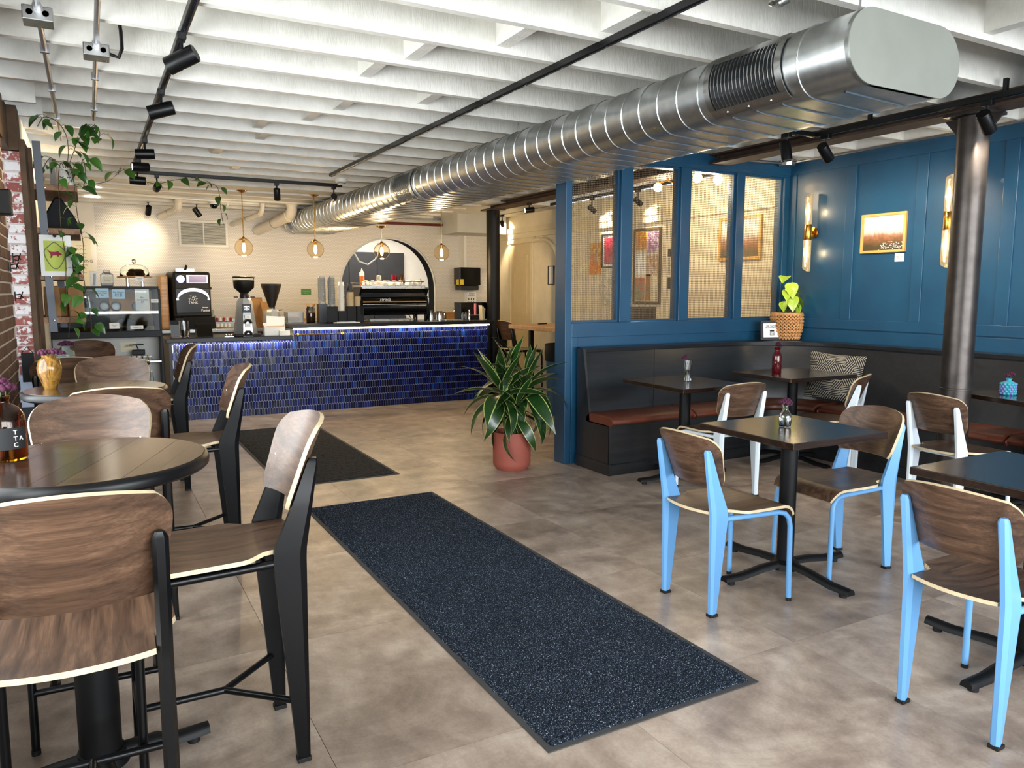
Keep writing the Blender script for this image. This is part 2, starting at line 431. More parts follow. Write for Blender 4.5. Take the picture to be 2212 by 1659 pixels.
# ------------------------------------------------------------------ helpers: geometry
class B:
    """collects faces, then becomes ONE mesh object"""
    def __init__(s): s.v = []; s.f = []; s.m = []; s.uv = {}
    def add(s, vs, fs, mi=0):
        k = len(s.v); s.v += [tuple(v) for v in vs]
        for f in fs: s.f.append(tuple(i+k for i in f)); s.m.append(mi)
        return s
    def box(s, x0, x1, y0, y1, z0, z1, mi=0, M=None):
        vs = [(x, y, z) for z in (z0, z1) for y in (y0, y1) for x in (x0, x1)]
        if M is not None: vs = [M @ Vector(v) for v in vs]
        return s.add(vs, [(0, 2, 3, 1), (4, 5, 7, 6), (0, 1, 5, 4), (2, 6, 7, 3), (0, 4, 6, 2), (1, 3, 7, 5)], mi)
    def quad(s, a, b, c, d, mi=0): return s.add([a, b, c, d], [(0, 1, 2, 3)], mi)
    def uvquad(s, a, b, c, d, mi=0):
        s.quad(a, b, c, d, mi); s.uv[len(s.f)-1] = [(0, 0), (1, 0), (1, 1), (0, 1)]; return s
    def lathe(s, prof, n=20, c=(0, 0, 0), mi=0, M=None, cap=True):
        vs = []
        for r, z in prof:
            for i in range(n):
                a = 2*PI*i/n; vs.append(Vector((c[0]+r*cos(a), c[1]+r*sin(a), c[2]+z)))
        if M is not None: vs = [M @ v for v in vs]
        fs = [(j*n+i, j*n+(i+1) % n, (j+1)*n+(i+1) % n, (j+1)*n+i) for j in range(len(prof)-1) for i in range(n)]
        if cap:
            if prof[0][0] > 1e-5: fs.append(tuple(range(n-1, -1, -1)))
            if prof[-1][0] > 1e-5: fs.append(tuple((len(prof)-1)*n+i for i in range(n)))
        return s.add(vs, fs, mi)
    def cyl(s, p, q, r, n=12, r2=None, mi=0):
        return s.tube([p, q], [r, r if r2 is None else r2], n, mi)
    def tube(s, pts, r, n=8, mi=0, cap=True, closed=False):
        pts = [Vector(p) for p in pts]; m = len(pts)
        rs = r if isinstance(r, (list, tuple)) else [r]*m
        vs = []; up = None
        for i, p in enumerate(pts):
            if closed: d = pts[(i+1) % m]-pts[i-1]
            else: d = pts[min(i+1, m-1)]-pts[max(i-1, 0)]
            if d.length < 1e-9: d = Vector((0, 0, 1))
            d.normalize()
            if up is None:
                up = Vector((0, 0, 1)) if abs(d.z) < .9 else Vector((1, 0, 0))
            u = d.cross(up)
            if u.length < 1e-6: u = d.cross(Vector((0, 1, 0)))
            u.normalize(); up = u.cross(d).normalized()
            for k in range(n):
                a = 2*PI*k/n; vs.append(p+(u*cos(a)+up*sin(a))*rs[i])
        rng = m if closed else m-1
        fs = [(i*n+k, i*n+(k+1) % n, ((i+1) % m)*n+(k+1) % n, ((i+1) % m)*n+k) for i in range(rng) for k in range(n)]
        if cap and not closed: fs += [tuple(range(n-1, -1, -1)), tuple((m-1)*n+k for k in range(n))]
        return s.add(vs, fs, mi)
    def prism(s, poly, z0, z1, mi=0, M=None, side=None):
        """poly: xy outline, extruded along z; M places it"""
        n = len(poly); vs = [Vector((x, y, z0)) for x, y in poly]+[Vector((x, y, z1)) for x, y in poly]
        if M is not None: vs = [M @ v for v in vs]
        s.add(vs, [tuple(range(n-1, -1, -1)), tuple(range(n, 2*n))], mi)
        k = len(s.v)-2*n
        for i in range(n):
            j = (i+1) % n; s.f.append((k+i, k+j, k+n+j, k+n+i)); s.m.append(mi if side is None else side)
        return s
    def sphere(s, c, r, n=16, m=10, mi=0, sx=1, sy=1, sz=1, z0=-1, z1=1):
        prof = []
        for j in range(m+1):
            a = -PI/2+PI*j/m; z = sin(a)
            if z < z0-1e-6 or z > z1+1e-6: continue
            prof.append((max(cos(a)*r, 0.0), z*r*sz))
        k = len(s.v); s.lathe(prof, n, (0, 0, 0), mi, None, False)
        for i in range(k, len(s.v)):
            x, y, z = s.v[i]; s.v[i] = (x*sx+c[0], y*sy+c[1], z+c[2])
        return s
    def sheet(s, fn, nu, nv, th=0.0, mi=0, edge=None, uv=False):
        """grid surface fn(u,v)->Vector for u,v in 0..1, thickened by th along the normal"""
        P = [[Vector(fn(i/nu, j/nv)) for i in range(nu+1)] for j in range(nv+1)]
        if th == 0:
            k0 = len(s.f)
            s.add([p for row in P for p in row], [(j*(nu+1)+i, j*(nu+1)+i+1, (j+1)*(nu+1)+i+1, (j+1)*(nu+1)+i) for j in range(nv) for i in range(nu)], mi)
            if uv:
                q = 0
                for j in range(nv):
                    for i in range(nu):
                        s.uv[k0+q] = [(i/nu, j/nv), ((i+1)/nu, j/nv), ((i+1)/nu, (j+1)/nv), (i/nu, (j+1)/nv)]; q += 1
            return s
        N = [[None]*(nu+1) for _ in range(nv+1)]
        for j in range(nv+1):
            for i in range(nu+1):
                du = P[j][min(i+1, nu)]-P[j][max(i-1, 0)]; dv = P[min(j+1, nv)][i]-P[max(j-1, 0)][i]
                c = du.cross(dv); N[j][i] = c.normalized() if c.length > 1e-9 else Vector((0, 0, 1))
        a = [P[j][i]+N[j][i]*th/2 for j in range(nv+1) for i in range(nu+1)]
        bb = [P[j][i]-N[j][i]*th/2 for j in range(nv+1) for i in range(nu+1)]
        k = len(a); W = nu+1
        s.add(a+bb, [(j*W+i, j*W+i+1, (j+1)*W+i+1, (j+1)*W+i) for j in range(nv) for i in range(nu)] +
              [(k+j*W+i, k+(j+1)*W+i, k+(j+1)*W+i+1, k+j*W+i+1) for j in range(nv) for i in range(nu)], mi)
        b0 = len(s.v)-2*k
        rim = [(0, i) for i in range(nu+1)]+[(j, nu) for j in range(1, nv+1)]+[(nv, i) for i in range(nu-1, -1, -1)]+[(j, 0) for j in range(nv-1, 0, -1)]
        for q in range(len(rim)):
            x = rim[q]; y = rim[(q+1) % len(rim)]; ix = x[0]*W+x[1]; iy = y[0]*W+y[1]
            s.f.append((b0+ix, b0+k+ix, b0+k+iy, b0+iy)); s.m.append(mi if edge is None else edge)
        return s
    def build(s, name, mats, parent=None, smooth=35, bevel=0, M=None, kind=None):
        me = bpy.data.meshes.new(name)
        me.from_pydata(s.v, [], s.f)
        if not isinstance(mats, (list, tuple)): mats = [mats]
        for x in mats: me.materials.append(MATS[x] if isinstance(x, str) else x)
        me.polygons.foreach_set('material_index', s.m)
        if s.uv:
            ul = me.uv_layers.new(name='UVMap')
            for fi, co in s.uv.items():
                p = me.polygons[fi]
                for li, c in zip(p.loop_indices, co): ul.data[li].uv = c
        me.update()
        if smooth:
            me.polygons.foreach_set('use_smooth', [True]*len(me.polygons))
            me.set_sharp_from_angle(angle=R(smooth))
        o = bpy.data.objects.new(name, me)
        S.collection.objects.link(o)
        if parent is not None: o.parent = parent
        if M is not None: o.matrix_basis = M
        if bevel:
            b = o.modifiers.new('bevel', 'BEVEL'); b.width = bevel; b.segments = 2; b.limit_method = 'ANGLE'; b.angle_limit = R(40)
        if kind: o['kind'] = kind
        return o

def tag(o, label, cat, group=None, kind=None):
    if label: o['label'] = label
    if cat: o['category'] = cat
    if group: o['group'] = group
    if kind: o['kind'] = kind
    return o
def thing(name, label, cat, loc=(0, 0, 0), rz=0.0, group=None):
    o = bpy.data.objects.new(name, None); S.collection.objects.link(o)
    o.empty_display_size = .05
    o.location = loc; o.rotation_euler = (0, 0, rz)
    return tag(o, label, cat, group)
def struct(o, parent=None):
    o['kind'] = 'structure'
    if parent is not None: o.parent = parent
    return o
def sroot(name, loc=(0, 0, 0)):
    o = bpy.data.objects.new(name, None); S.collection.objects.link(o); o.location = loc; o['kind'] = 'structure'; o.empty_display_size = .05
    return o
def dup(o, loc=None, rz=None, label=None, group=None, parent=None):
    c = o.copy(); S.collection.objects.link(c)
    if parent is not None: c.parent = parent
    if loc is not None: c.location = loc
    if rz is not None: c.rotation_euler = (0, 0, rz)
    if label: c['label'] = label
    if group: c['group'] = group
    for ch in list(o.children): dup(ch, parent=c)
    return c
def part_copy(o, parent, M):
    c = o.copy(); S.collection.objects.link(c); c.parent = parent; c.matrix_basis = M; return c
def lettering(txt, size, material, parent, M, name='lettering', depth=.0006, align='CENTER', space=1.0, shear=0.0):
    cu = bpy.data.curves.new(name, 'FONT'); cu.body = txt; cu.size = size; cu.extrude = depth; cu.align_x = align; cu.align_y = 'CENTER'
    cu.space_line = .85*space; cu.shear = shear; cu.resolution_u = 2
    tmp = bpy.data.objects.new('tmp', cu); S.collection.objects.link(tmp)
    dg = bpy.context.evaluated_depsgraph_get()
    me = bpy.data.meshes.new_from_object(tmp.evaluated_get(dg))
    bpy.data.objects.remove(tmp); bpy.data.curves.remove(cu)
    me.materials.clear(); me.materials.append(MATS[material])
    o = bpy.data.objects.new(name, me); S.collection.objects.link(o); o.parent = parent; o.matrix_basis = M
    return o
def TR(x, y, z): return Matrix.Translation((x, y, z))
def RX(a): return Matrix.Rotation(a, 4, 'X')
def RY(a): return Matrix.Rotation(a, 4, 'Y')
def RZ(a): return Matrix.Rotation(a, 4, 'Z')
FRONT = RX(R(90))            # a text lying in xy made to stand and face -Y
def lamp(kind, name, loc, energy, col, parent=None, radius=.03, rot=None, spot=None, blend=.5):
    l = bpy.data.lights.new(name, kind); l.energy = energy; l.color = col
    if kind in ('POINT', 'SPOT'): l.shadow_soft_size = radius
    if kind == 'SPOT': l.spot_size = R(spot or 60); l.spot_blend = blend
    o = bpy.data.objects.new(name, l); S.collection.objects.link(o)
    o.location = loc
    if rot is not None: o.rotation_euler = rot
    if parent is not None: o.parent = parent
    return o
# ------------------------------------------------------------------ the setting
XL, XR, YP, YB, ZC = -.41, 6.02, 5.33, 11.7, 2.68
# floor
fl = B().box(-1.2, 6.4, -1.9, 14.3, -.08, -.004).build('floor', 'joint', smooth=0); struct(fl)
tile_me = None
for i in range(-2, 7):
    for j in range(-4, 12):
        x0 = .583+.955*i; y0 = 2.09+1.0*j
        if tile_me is None:
            o = B().box(.001, .954, .001, .999, -.02, 0).build('floor_tile', 'floor_tile', fl, 0); tile_me = o
            o.location = (x0, y0, 0)
        else:
            part_copy(tile_me, fl, TR(x0, y0, 0))
# ceiling deck + joists + blocking
ce = B().box(-1.0, 6.2, -1.9, 9.3, 2.90, 3.0).build('ceiling', 'ceiling_paint', smooth=0); struct(ce)
J = [3.68+.445*k for k in range(-12, 13)]
jp = None
for k, y in enumerate(J):
    z = ZC+random.uniform(-.004, .004)
    if jp is None:
        jp = B().box(-.62, XR+.05, -.023, .023, 0, .222).build('joist', 'ceiling_paint', ce, 0); jp.location = (0, y, z)
    else:
        part_copy(jp, ce, TR(0, y, z))
bl = None
for k, x in ((12, 1.62), (13, 1.50), (15, 1.60), (16, 1.50), (17, 1.22), (18, 1.33), (20, 1.1), (22, 1.4), (10, 2.3), (11, 1.95), (8, 3.95), (14, 2.05), (19, 2.3)):
    if bl is None:
        bl = B().box(-.036, .036, .023, .422, 0, .185).build('blocking', 'ceiling_paint', ce, 0); bl.location = (x, J[k], ZC+.03)
    else: part_copy(bl, ce, TR(x, J[k], ZC+.03) @ RZ(random.uniform(-.02, .02)))
for k, x0, x1 in ((17, -.55, -.22), (18, -.55, -.2), (19, -.55, -.19)):     # short doubled joist ends at the left wall
    B().box(x0, x1, J[k]-.06, J[k]-.023, 2.635, 2.80).build('joist_end', 'ceiling_paint', ce, 0)
cb = B().box(-1.0, XR+.05, 9.3, YB+.3, 2.645, 3.0).build('ceiling_rear', 'ceiling_paint', smooth=0); struct(cb)
for y, zz in ((9.75, .02), (10.25, .012), (10.7, .02), (11.15, .03), (11.45, .045)):
    B().box(-.33, 4.85, y-.07, y+.07, 2.645-zz, 2.65).build('ceiling_board', 'ceiling_paint', cb, 0)
struct(B().box(3.0, 6.2, 11.95, 14.4, 2.62, 2.7).build('ceiling_kitchen', 'white_wall', smooth=0))

# left side: brick wall, pier, timber header, wall behind the shelves
wl = B().box(XL-.16, XL-.005, 4.6, 5.72, 0, 2.4).build('wall_left', 'mortar', smooth=0); struct(wl)
def bricks(parent, name, matn, put, courses, z0, lens, pitch=.0677, h=.057):
    """put(u0,u1,z)->matrix for a unit brick; each brick its own object"""
    proto = {}
    for c in range(courses):
        for u0, u1 in lens(c):
            key = round(u1-u0, 3)
            M = put(u0, z0+c*pitch)
            if key not in proto:
                o = B().box(0, key, -.05, 0, 0, h).build(name, matn, parent, 0, bevel=.004); o.matrix_basis = M; proto[key] = o
            else: part_copy(proto[key], parent, M)
bricks(wl, 'brick', 'brick_brown', lambda u, z: TR(XL+random.uniform(-.002, .002), 5.71-u, z) @ RZ(-PI/2), 27, .56,
       lambda c: [(.105*(c % 2)+.215*k, .105*(c % 2)+.215*k+.205) for k in range(-1 if False else 0, 5)])
pr = B().box(-.50, -.342, 6.13, 6.34, 0, 2.37).build('wall_pier', 'mortar', smooth=0); struct(pr)
bricks(pr, 'brick', 'brick_white', lambda u, z: TR(-.495+u, 6.118+random.uniform(-.004, .004), z) @ Matrix.Scale(-1, 4, (0, 1, 0)), 22, .89,
       lambda c: [(0, .152)] if c % 2 else [(0, .05), (.06, .152)])
B().box(-.50, -.345, 6.10, 6.335, 2.375, 2.66).build('timber_cap', 'timber_raw', pr, 0)
B().box(-.345, -.312, 6.12, 6.42, 0, 2.45).build('timber_post', 'timber_raw', pr, 0)
B().box(-.345, -.29, 6.44, 6.5, .0, 2.45).build('timber_stud', 'timber_raw', pr, 0)
B().box(-.52, -.345, 6.0, 6.13, .68, .885).build('pier_ledge', 'ledge_grey', pr, 0, bevel=.006)
B().box(-.52, -.345, 6.03, 6.13, 0, .68).build('pier_base', 'dark_grey', pr, 0)
hb = B().box(-.56, -.40, -.2, 6.2, 2.38, 2.66).build('trim_header', 'timber_raw', smooth=0); struct(hb)
ws = B().box(-.46, -.345, 6.34, YB, 0, 2.66).build('wall_left_rear', 'white_wall', smooth=0); struct(ws)
bricks(ws, 'brick', 'brick_brown', lambda u, z: TR(-.338, 7.55-u, z) @ RZ(-PI/2), 20, 1.1,
       lambda c: [(.105*(c % 2)+.215*k, .105*(c % 2)+.215*k+.205) for k in range(5)])
wlf = B().box(XL-.22, XL-.06, -1.9, 4.6, 0, .82).box(XL-.22, XL-.06, -1.9, 4.6, 2.40, 2.9).box(XL-.22, XL-.06, -1.9, .7, .82, 2.4).build('wall_left_front', 'white_wall', smooth=0); struct(wlf)
for y in (.7, 1.98, 3.28, 4.56):
    B().box(XL-.18, XL-.12, y-.03, y+.03, .82, 2.40).build('window_post', 'black_satin', wlf, 0)
wf = B().box(-.62, 6.2, -1.75, -1.6, 0, .4).box(-.62, 6.2, -1.75, -1.6, 2.7, 3.0).build('wall_front', 'white_wall', smooth=0); struct(wf)
for x in (-.55, 1.5, 3.6, 5.7):
    B().box(x-.06, x+.06, -1.75, -1.6, .4, 2.7).build('window_post', 'black_satin', wf, 0)

# right wall: blue panelling
wr = B().box(XR, XR+.12, -1.9, YP+.06, 0, ZC).build('wall_right', 'blue_paint', smooth=0); struct(wr)
def bb(name, *a, m='blue_paint', p=None, bev=.003): return B().box(*a).build(name, m, p, 0, bevel=bev)
bb('top_rail', XR-.014, XR, -1.6, YP, 2.56, ZC, p=wr)
bb('chair_rail', XR-.014, XR, -1.6, YP, 1.11, 1.197, p=wr)
bb('base_board', XR-.008, XR, -1.6, YP, .0, 1.10, p=wr)
for y0, y1 in ((5.25, YP), (4.59, 4.69), (3.925, 4.02), (3.23, 3.33), (2.55, 2.65), (1.87, 1.97)):
    bb('batten', XR-.012, XR, y0, y1, 1.197, 2.56, p=wr)
struct(B().box(XR-.1, XR+.1, -1.9, YP, ZC, 2.95).build('trim_soffit', 'ceiling_paint', smooth=0))
# partition with four screened windows
wp = B().box(3.50, XR, YP+.005, YP+.115, 0, 1.19).box(3.50, XR, YP+.005, YP+.115, 2.54, ZC).build('wall_partition', 'blue_paint', smooth=0); struct(wp)
bb('end_post', 3.44, 3.50, YP, YP+.16, 0, ZC, p=wp)
WX = [(3.50, 3.995), (4.115, 4.65), (4.765, 5.32), (5.42, 5.94)]
for a, b_ in ((3.995, 4.115), (4.65, 4.765), (5.32, 5.42), (5.94, XR)):
    bb('mullion', a, b_, YP, YP+.12, 1.19, 2.54, p=wp)
bb('sill_rail', 3.50, XR, YP-.008, YP+.005, 1.07, 1.19, p=wp)
bb('panel_stile', 3.50, 3.56, YP-.008, YP+.005, 0, 1.07, p=wp)
bb('head_rail', 3.50, XR, YP-.006, YP+.005, 2.56, ZC, p=wp)
mat('screen_metal', '#6e604c', .45, .5)
for k, (a, b_) in enumerate(WX):
    wn = B()
    for x0, x1, z0, z1 in ((a, a+.018, 1.208, 2.522), (b_-.018, b_, 1.208, 2.522), (a, b_, 1.19, 1.208), (a, b_, 2.522, 2.54)):
        wn.box(x0, x1, YP+.03, YP+.06, z0, z1)
        wn.box(x0+.004, x1-.004, YP+.0605, YP+.10, z0, z1)
    win = wn.build('window_%d' % (k+1), 'blue_paint', smooth=0); struct(win)
    # perforated sheet: a real lattice of octagonal holes
    p = .0158; g = B(); x0, x1, z0, z1 = a+.018, b_-.018, 1.208, 2.522
    nx, nz = round((x1-x0)/p), round((z1-z0)/p); px, pz = (x1-x0)/nx, (z1-z0)/nz; r = .50
    oc = [(r*cos(PI/8+i*PI/4)*1.0, r*sin(PI/8+i*PI/4)*1.0) for i in range(8)]
    sq = [(.5, .5), (-.5, .5), (-.5, -.5), (.5, -.5)]
    vs = []; fs = []
    for i in range(nx):
        for j in range(nz):
            cx, cz = x0+(i+.5)*px, z0+(j+.5)*pz; q = len(vs)
            vs += [(cx+u*px, YP+.058, cz+v*pz) for u, v in oc+sq]
            fs += [(q+8, q+1, q+0), (q+9, q+3, q+2), (q+10, q+5, q+4), (q+11, q+7, q+6), (q+8, q+9, q+2, q+1), (q+9, q+10, q+4, q+3), (q+10, q+11, q+6, q+5), (q+11, q+8, q+0, q+7)]
    g.add(vs, fs); so = g.build('perforated_screen', 'screen_metal', win, 0)
    sm = so.modifiers.new('thick', 'SOLIDIFY'); sm.thickness = .0016
    so['label'] = 'bronze perforated metal screen'

# back wall of penny tiles with the arched pass-through
AC, AR, AS = 4.21, .79, 1.50
bw = B(); Y0, Y1 = YB, YB+.26
bw.box(.13, AC-AR, Y0, Y1, 0, 2.66).box(AC+AR, 5.46, Y0, Y1, 0, 2.66).box(AC-AR, AC+AR, Y0, Y1, 0, .95)
n = 28
pts = [(AC+AR*cos(PI-PI*i/n), AS+AR*sin(PI-PI*i/n)) for i in range(n+1)]
for i in range(n):
    (xa, za), (xb, zb) = pts[i], pts[i+1]
    bw.quad((xa, Y0, za), (xb, Y0, zb), (xb, Y0, 2.66), (xa, Y0, 2.66))
    bw.quad((xa, Y1, za), (xa, Y1, 2.66), (xb, Y1, 2.66), (xb, Y1, zb))
wb = bw.build('wall_back', 'penny_tile', smooth=0); struct(wb)
path = [(AC-AR, .95)]+pts+[(AC+AR, .95)]
jm = B(); k = len(path)
jm.add([(x-(x-AC)*.004, yy, z) for yy in (Y0+.004, Y1) for x, z in path], [(i, i+1, k+i+1, k+i) for i in range(k-1)])
jm.build('arch_jamb', 'black_satin', wb, 40)
B().tube([(x, Y0-.002, z) for x, z in path], .016, 6).build('arch_trim', 'white_plastic', wb, 60)
struct(B().box(-.46, .13, YB-.01, YB+.2, 0, 2.66).build('wall_back_left', 'white_wall', smooth=0))
wc = B().box(5.46, XR+.3, 11.5, 11.9, 0, 2.66).build('wall_back_right', 'penny_tile', smooth=0); struct(wc)
B().box(5.44, 5.478, 11.49, 11.70, 0, 2.6).build('corner_bead', 'white_plastic', wc, 0)
struct(B().box(5.05, 5.9, 10.9, 11.5, 2.36, 2.65).build('trim_bulkhead', 'grey_wall', smooth=0))
# kitchen seen through the arch
kb = B().box(2.6, 6.3, 14.0, 14.2, 0, 2.7).build('wall_kitchen', 'white_wall', smooth=0); struct(kb)
B().box(2.6, 3.0, 12.0, 14.0, 0, 2.7).box(6.2, 6.4, 12.0, 14.0, 0, 2.7).build('kitchen_side', 'grey_wall', kb, 0)
for x0 in (3.70, 4.24, 4.78):
    B().box(x0, x0+.53, 13.9, 13.99, .3, 2.18).build('cabinet_panel', 'dark_grey', kb, 0, bevel=.004)
area('kitchen_fill', (4.6, 13.0, 2.6), (0, 0, 0), 1.4, .5, 28, (1, .96, .9))  # unseen fill lamp, added to brighten the kitchen behind the arch
# passage beyond the partition
wh = B().box(XR, XR+.12, YP+.06, 11.6, 0, 2.68).build('wall_passage', 'cream_wall', smooth=0); struct(wh)
dr = sroot('door_1')
B().box(XR-.03, XR, 10.22, 10.30, 0, 2.2).build('casing', 'cream_trim', dr, 0, bevel=.008)
B().box(XR-.03, XR, 10.92, 11.0, 0, 2.2).build('casing', 'cream_trim', dr, 0, bevel=.008)
B().box(XR-.035, XR, 10.18, 11.04, 2.2, 2.31).build('door_head', 'cream_trim', dr, 0, bevel=.008)
B().box(XR-.015, XR, 10.30, 10.92, 0, 2.2).build('door_leaf', 'cream_door', dr, 0)
for z0, z1 in ((.25, .95), (1.1, 2.02)):
    f = B()
    for a in ((10.40, 10.43, z0+.03, z1-.03), (10.79, 10.82, z0+.03, z1-.03), (10.40, 10.82, z0, z0+.03), (10.40, 10.82, z1-.03, z1)):
        f.box(XR-.026, XR-.014, *a)
    f.build('door_moulding', 'cream_door', dr, 0)
B().box(XR-.022, XR-.014, 10.295, 10.312, 1.72, 1.83).build('hinge', 'steel', dr, 0)
struct(B().box(XR-.06, XR, 5.45, 11.5, 2.36, 2.44).box(XR-.045, XR, 5.45, 11.5, 2.28, 2.36).build('trim_passage_cornice', 'cream_trim', smooth=0))
# steel girder and two pipe columns
gd = B().box(4.95, 5.15, .2, 9.75, 2.585, 2.603).box(5.03, 5.07, .2, 9.75, 2.603, 2.67).box(4.95, 5.15, .2, 9.75, 2.658, 2.672).build('steel_girder', 'rust_beam', smooth=0)
tag(gd, 'rusty brown steel girder running under the white joists', 'girder')
for k, (x, y, lab) in enumerate(((5.05, 3.01, 'black steel column beside the bench and blue panelled wall'), (5.0, 9.62, 'black steel column at the right end of the tiled counter'))):
    c = thing('steel_column', lab, 'column', (x, y, 0), 0)
    B().lathe([(.094, 0), (.094, 2.56)], 32).build('shaft', 'black_steel' if k == 0 else 'black_metal', c, 40)
    B().box(-.13, .13, -.13, .13, 2.565, 2.585).build('top_plate', 'black_steel', c, 0)
    for s in (-1, 1):
        B().prism([(0, 0), (.10, 0), (0, -.12)], -.008, .008, M=TR(0, s*.09, 2.565) @ RZ(s*PI/2) @ RX(PI/2)).build('gusset', 'black_steel', c, 0)
    B().lathe([(.094, .80), (.098, .803), (.098, .812), (.094, .815)], 32, cap=False).build('weld_ring', 'black_steel', c, 40)
# ------------------------------------------------------------------ overhead: duct, tracks, pipes, pendants
def oval(a, x0, x1, zc, r):
    """point on a flat oval (stadium) profile at parameter a in 0..1, with outward normal"""
    L = (x1-x0)-2*r; P = 2*L+2*PI*r; s = (a % 1)*P
    if s < L: return Vector((x0+r+s, 0, zc-r)), Vector((0, 0, -1))
    s -= L
    if s < PI*r: q = s/r-PI/2; return Vector((x1-r+r*cos(q), 0, zc+r*sin(q))), Vector((cos(q), 0, sin(q)))
    s -= PI*r
    if s < L: return Vector((x1-r-s, 0, zc+r)), Vector((0, 0, 1))
    s -= L; q = s/r+PI/2
    return Vector((x0+r+r*cos(q), 0, zc+r*sin(q))), Vector((cos(q), 0, sin(q)))
DX0, DX1, DZ, DR, DL = -.38, .38, 2.45, .152, 9.5
du = thing('air_duct', 'long flat oval galvanised spiral duct under the white ceiling', 'duct', (3.105, 2.16, 0), R(.95))
ring = [oval(i/64, DX0, DX1, DZ, DR)[0] for i in range(64)]
g = B(); g.add([p for p in ring]+[p+Vector((0, DL, 0)) for p in ring], [(i, (i+1) % 64, 64+(i+1) % 64, 64+i) for i in range(64)])
g.build('duct_body', 'galvanised', du, 50)
REG = ((.37, .40, 17), (4.62, .38, 16), (9.0, .2, 9))
pitch = .152; turns = int(DL/pitch)-1; nn = 44; pr_ = [(-.0045, .0), (-.0025, .005), (.0025, .005), (.0045, .0)]
vs = []; fs = []
for k in range(turns*nn+1):
    p, nrm = oval(k/nn, DX0, DX1, DZ, DR); y = .12+pitch*k/nn
    for dy, h in pr_: vs.append(p+nrm*h+Vector((0, y+dy, 0)))
for k in range(turns*nn):
    ya_ = .12+pitch*k/nn; aa_ = (k/nn) % 1
    if any(y0-.04 < ya_ < y0+L+.04 for y0, L, _n in REG) and .79 < aa_ < .968: continue
    for q in range(3): fs.append((k*4+q, k*4+q+1, k*4+q+5, k*4+q+4))
g = B(); g.add(vs, fs); g.build('spiral_seam', 'seam_metal', du, 50)
g = B(); g.add([p+Vector((0, -.004, 0)) for p in ring]+[p+Vector((0, .02, 0)) for p in ring], [tuple(range(64))]+[(i, (i+1) % 64, 64+(i+1) % 64, 64+i) for i in range(64)])
g.build('end_cap', 'duct_cap', du, 50)
A0, A1, AF = .820, .938, .024
for y0, L, nsl in REG:
    g = B(); E_ = .035
    for a0, a1, ya, yb in ((A0-AF, A0, y0-E_, y0+L+E_), (A1, A1+AF, y0-E_, y0+L+E_), (A0, A1, y0-E_, y0), (A0, A1, y0+L, y0+L+E_)):
        def fr_(u, v):
            p, n1 = oval(a0+(a1-a0)*u, DX0, DX1, DZ, DR); return p+n1*.009+Vector((0, ya+(yb-ya)*v, 0))
        g.sheet(fr_, 8, 1, .005)
    g.build('register_frame', 'steel', du, 40)
    g = B(); m = 8
    for i in range(m):
        (p, n1), (q, n2) = oval(A0+(A1-A0)*i/m, DX0, DX1, DZ, DR), oval(A0+(A1-A0)*(i+1)/m, DX0, DX1, DZ, DR)
        p = p+n1*.002; q = q+n2*.002
        g.quad(p+Vector((0, y0, 0)), q+Vector((0, y0, 0)), q+Vector((0, y0+L, 0)), p+Vector((0, y0+L, 0)))
    g.build('register_opening', 'dark_window', du, 50)
    sl = None
    for i in range(nsl):
        yy = y0+L*(i+.5)/nsl
        if sl is None:
            g = B()
            for q_ in range(6):
                (p, n1), (q, n2) = oval(A0+(A1-A0)*q_/6, DX0, DX1, DZ, DR), oval(A0+(A1-A0)*(q_+1)/6, DX0, DX1, DZ, DR)
                for dy in (-.0018, .0018):
                    o_ = Vector((0, dy, 0)); g.quad(p+n1*.002+o_, q+n2*.002+o_, q+n2*.011+o_, p+n1*.011+o_)
                g.quad(p+n1*.011+Vector((0, -.0018, 0)), q+n2*.011+Vector((0, -.0018, 0)), q+n2*.011+Vector((0, .0018, 0)), p+n1*.011+Vector((0, .0018, 0)))
            sl = g.build('register_slat', 'seam_metal', du, 50); sl.location = (0, yy, 0)
        else: part_copy(sl, du, TR(0, yy, 0))
    for i in range(3):
        p, n1 = oval(A1+AF*.5, DX0, DX1, DZ, DR)
        B().sphere((p+n1*.012)+Vector((0, y0+L*(i+.5)/3, 0)), .005, 8, 5).build('screw', 'chrome', du)
for y in (.12, 3.0, 6.0, 8.6):
    B().cyl((DX0+.22, y, DZ+DR), (DX0+.22, y, 2.92), .006, 6).build('hanger_rod', 'steel', du)

# track lighting: rails are things, every spot head is a thing
def rail(label, pts, wd=.034, zt=2.68):
    g = B()
    for (x0, y0), (x1, y1) in zip(pts, pts[1:]):
        h = wd/2
        g.box(min(x0, x1)-h, max(x0, x1)+h, min(y0, y1)-h, max(y0, y1)+h, zt-.035, zt)
    t = thing('lighting_track', label, 'track', (pts[0][0], pts[0][1], 0))
    M = TR(-pts[0][0], -pts[0][1], 0)
    g.build('rail', 'black_satin', t, 0, bevel=.003, M=M)
    s = B()
    for (x0, y0), (x1, y1) in zip(pts, pts[1:]):
        if abs(x1-x0) < abs(y1-y0): s.box(x0-.005, x0+.005, min(y0, y1)+.01, max(y0, y1)-.01, zt-.038, zt-.034)
        else: s.box(min(x0, x1)+.01, max(x0, x1)-.01, y0-.005, y0+.005, zt-.038, zt-.034)
    s.build('conductor_slot', 'dark_window', t, 0, M=M)
    return t
rail('black lighting track along the ceiling at left, turning over the counter', [(.46, 2.3), (.46, 8.85), (2.62, 8.85)])
rail('long bare black lighting track across the middle of the joists', [(2.30, .9), (2.30, 8.1)])
rr_ = rail('black lighting track along the right side, ending in a short corner before the partition', [(4.82, 1.6), (4.82, 4.06), (4.43, 4.06)], .034, 2.628)
for dy in (.2, 1.1, 2.0): B().box(-.012, .012, dy-.012, dy+.012, 2.628, 2.70).build('hanger', 'black_satin', rr_, 0)
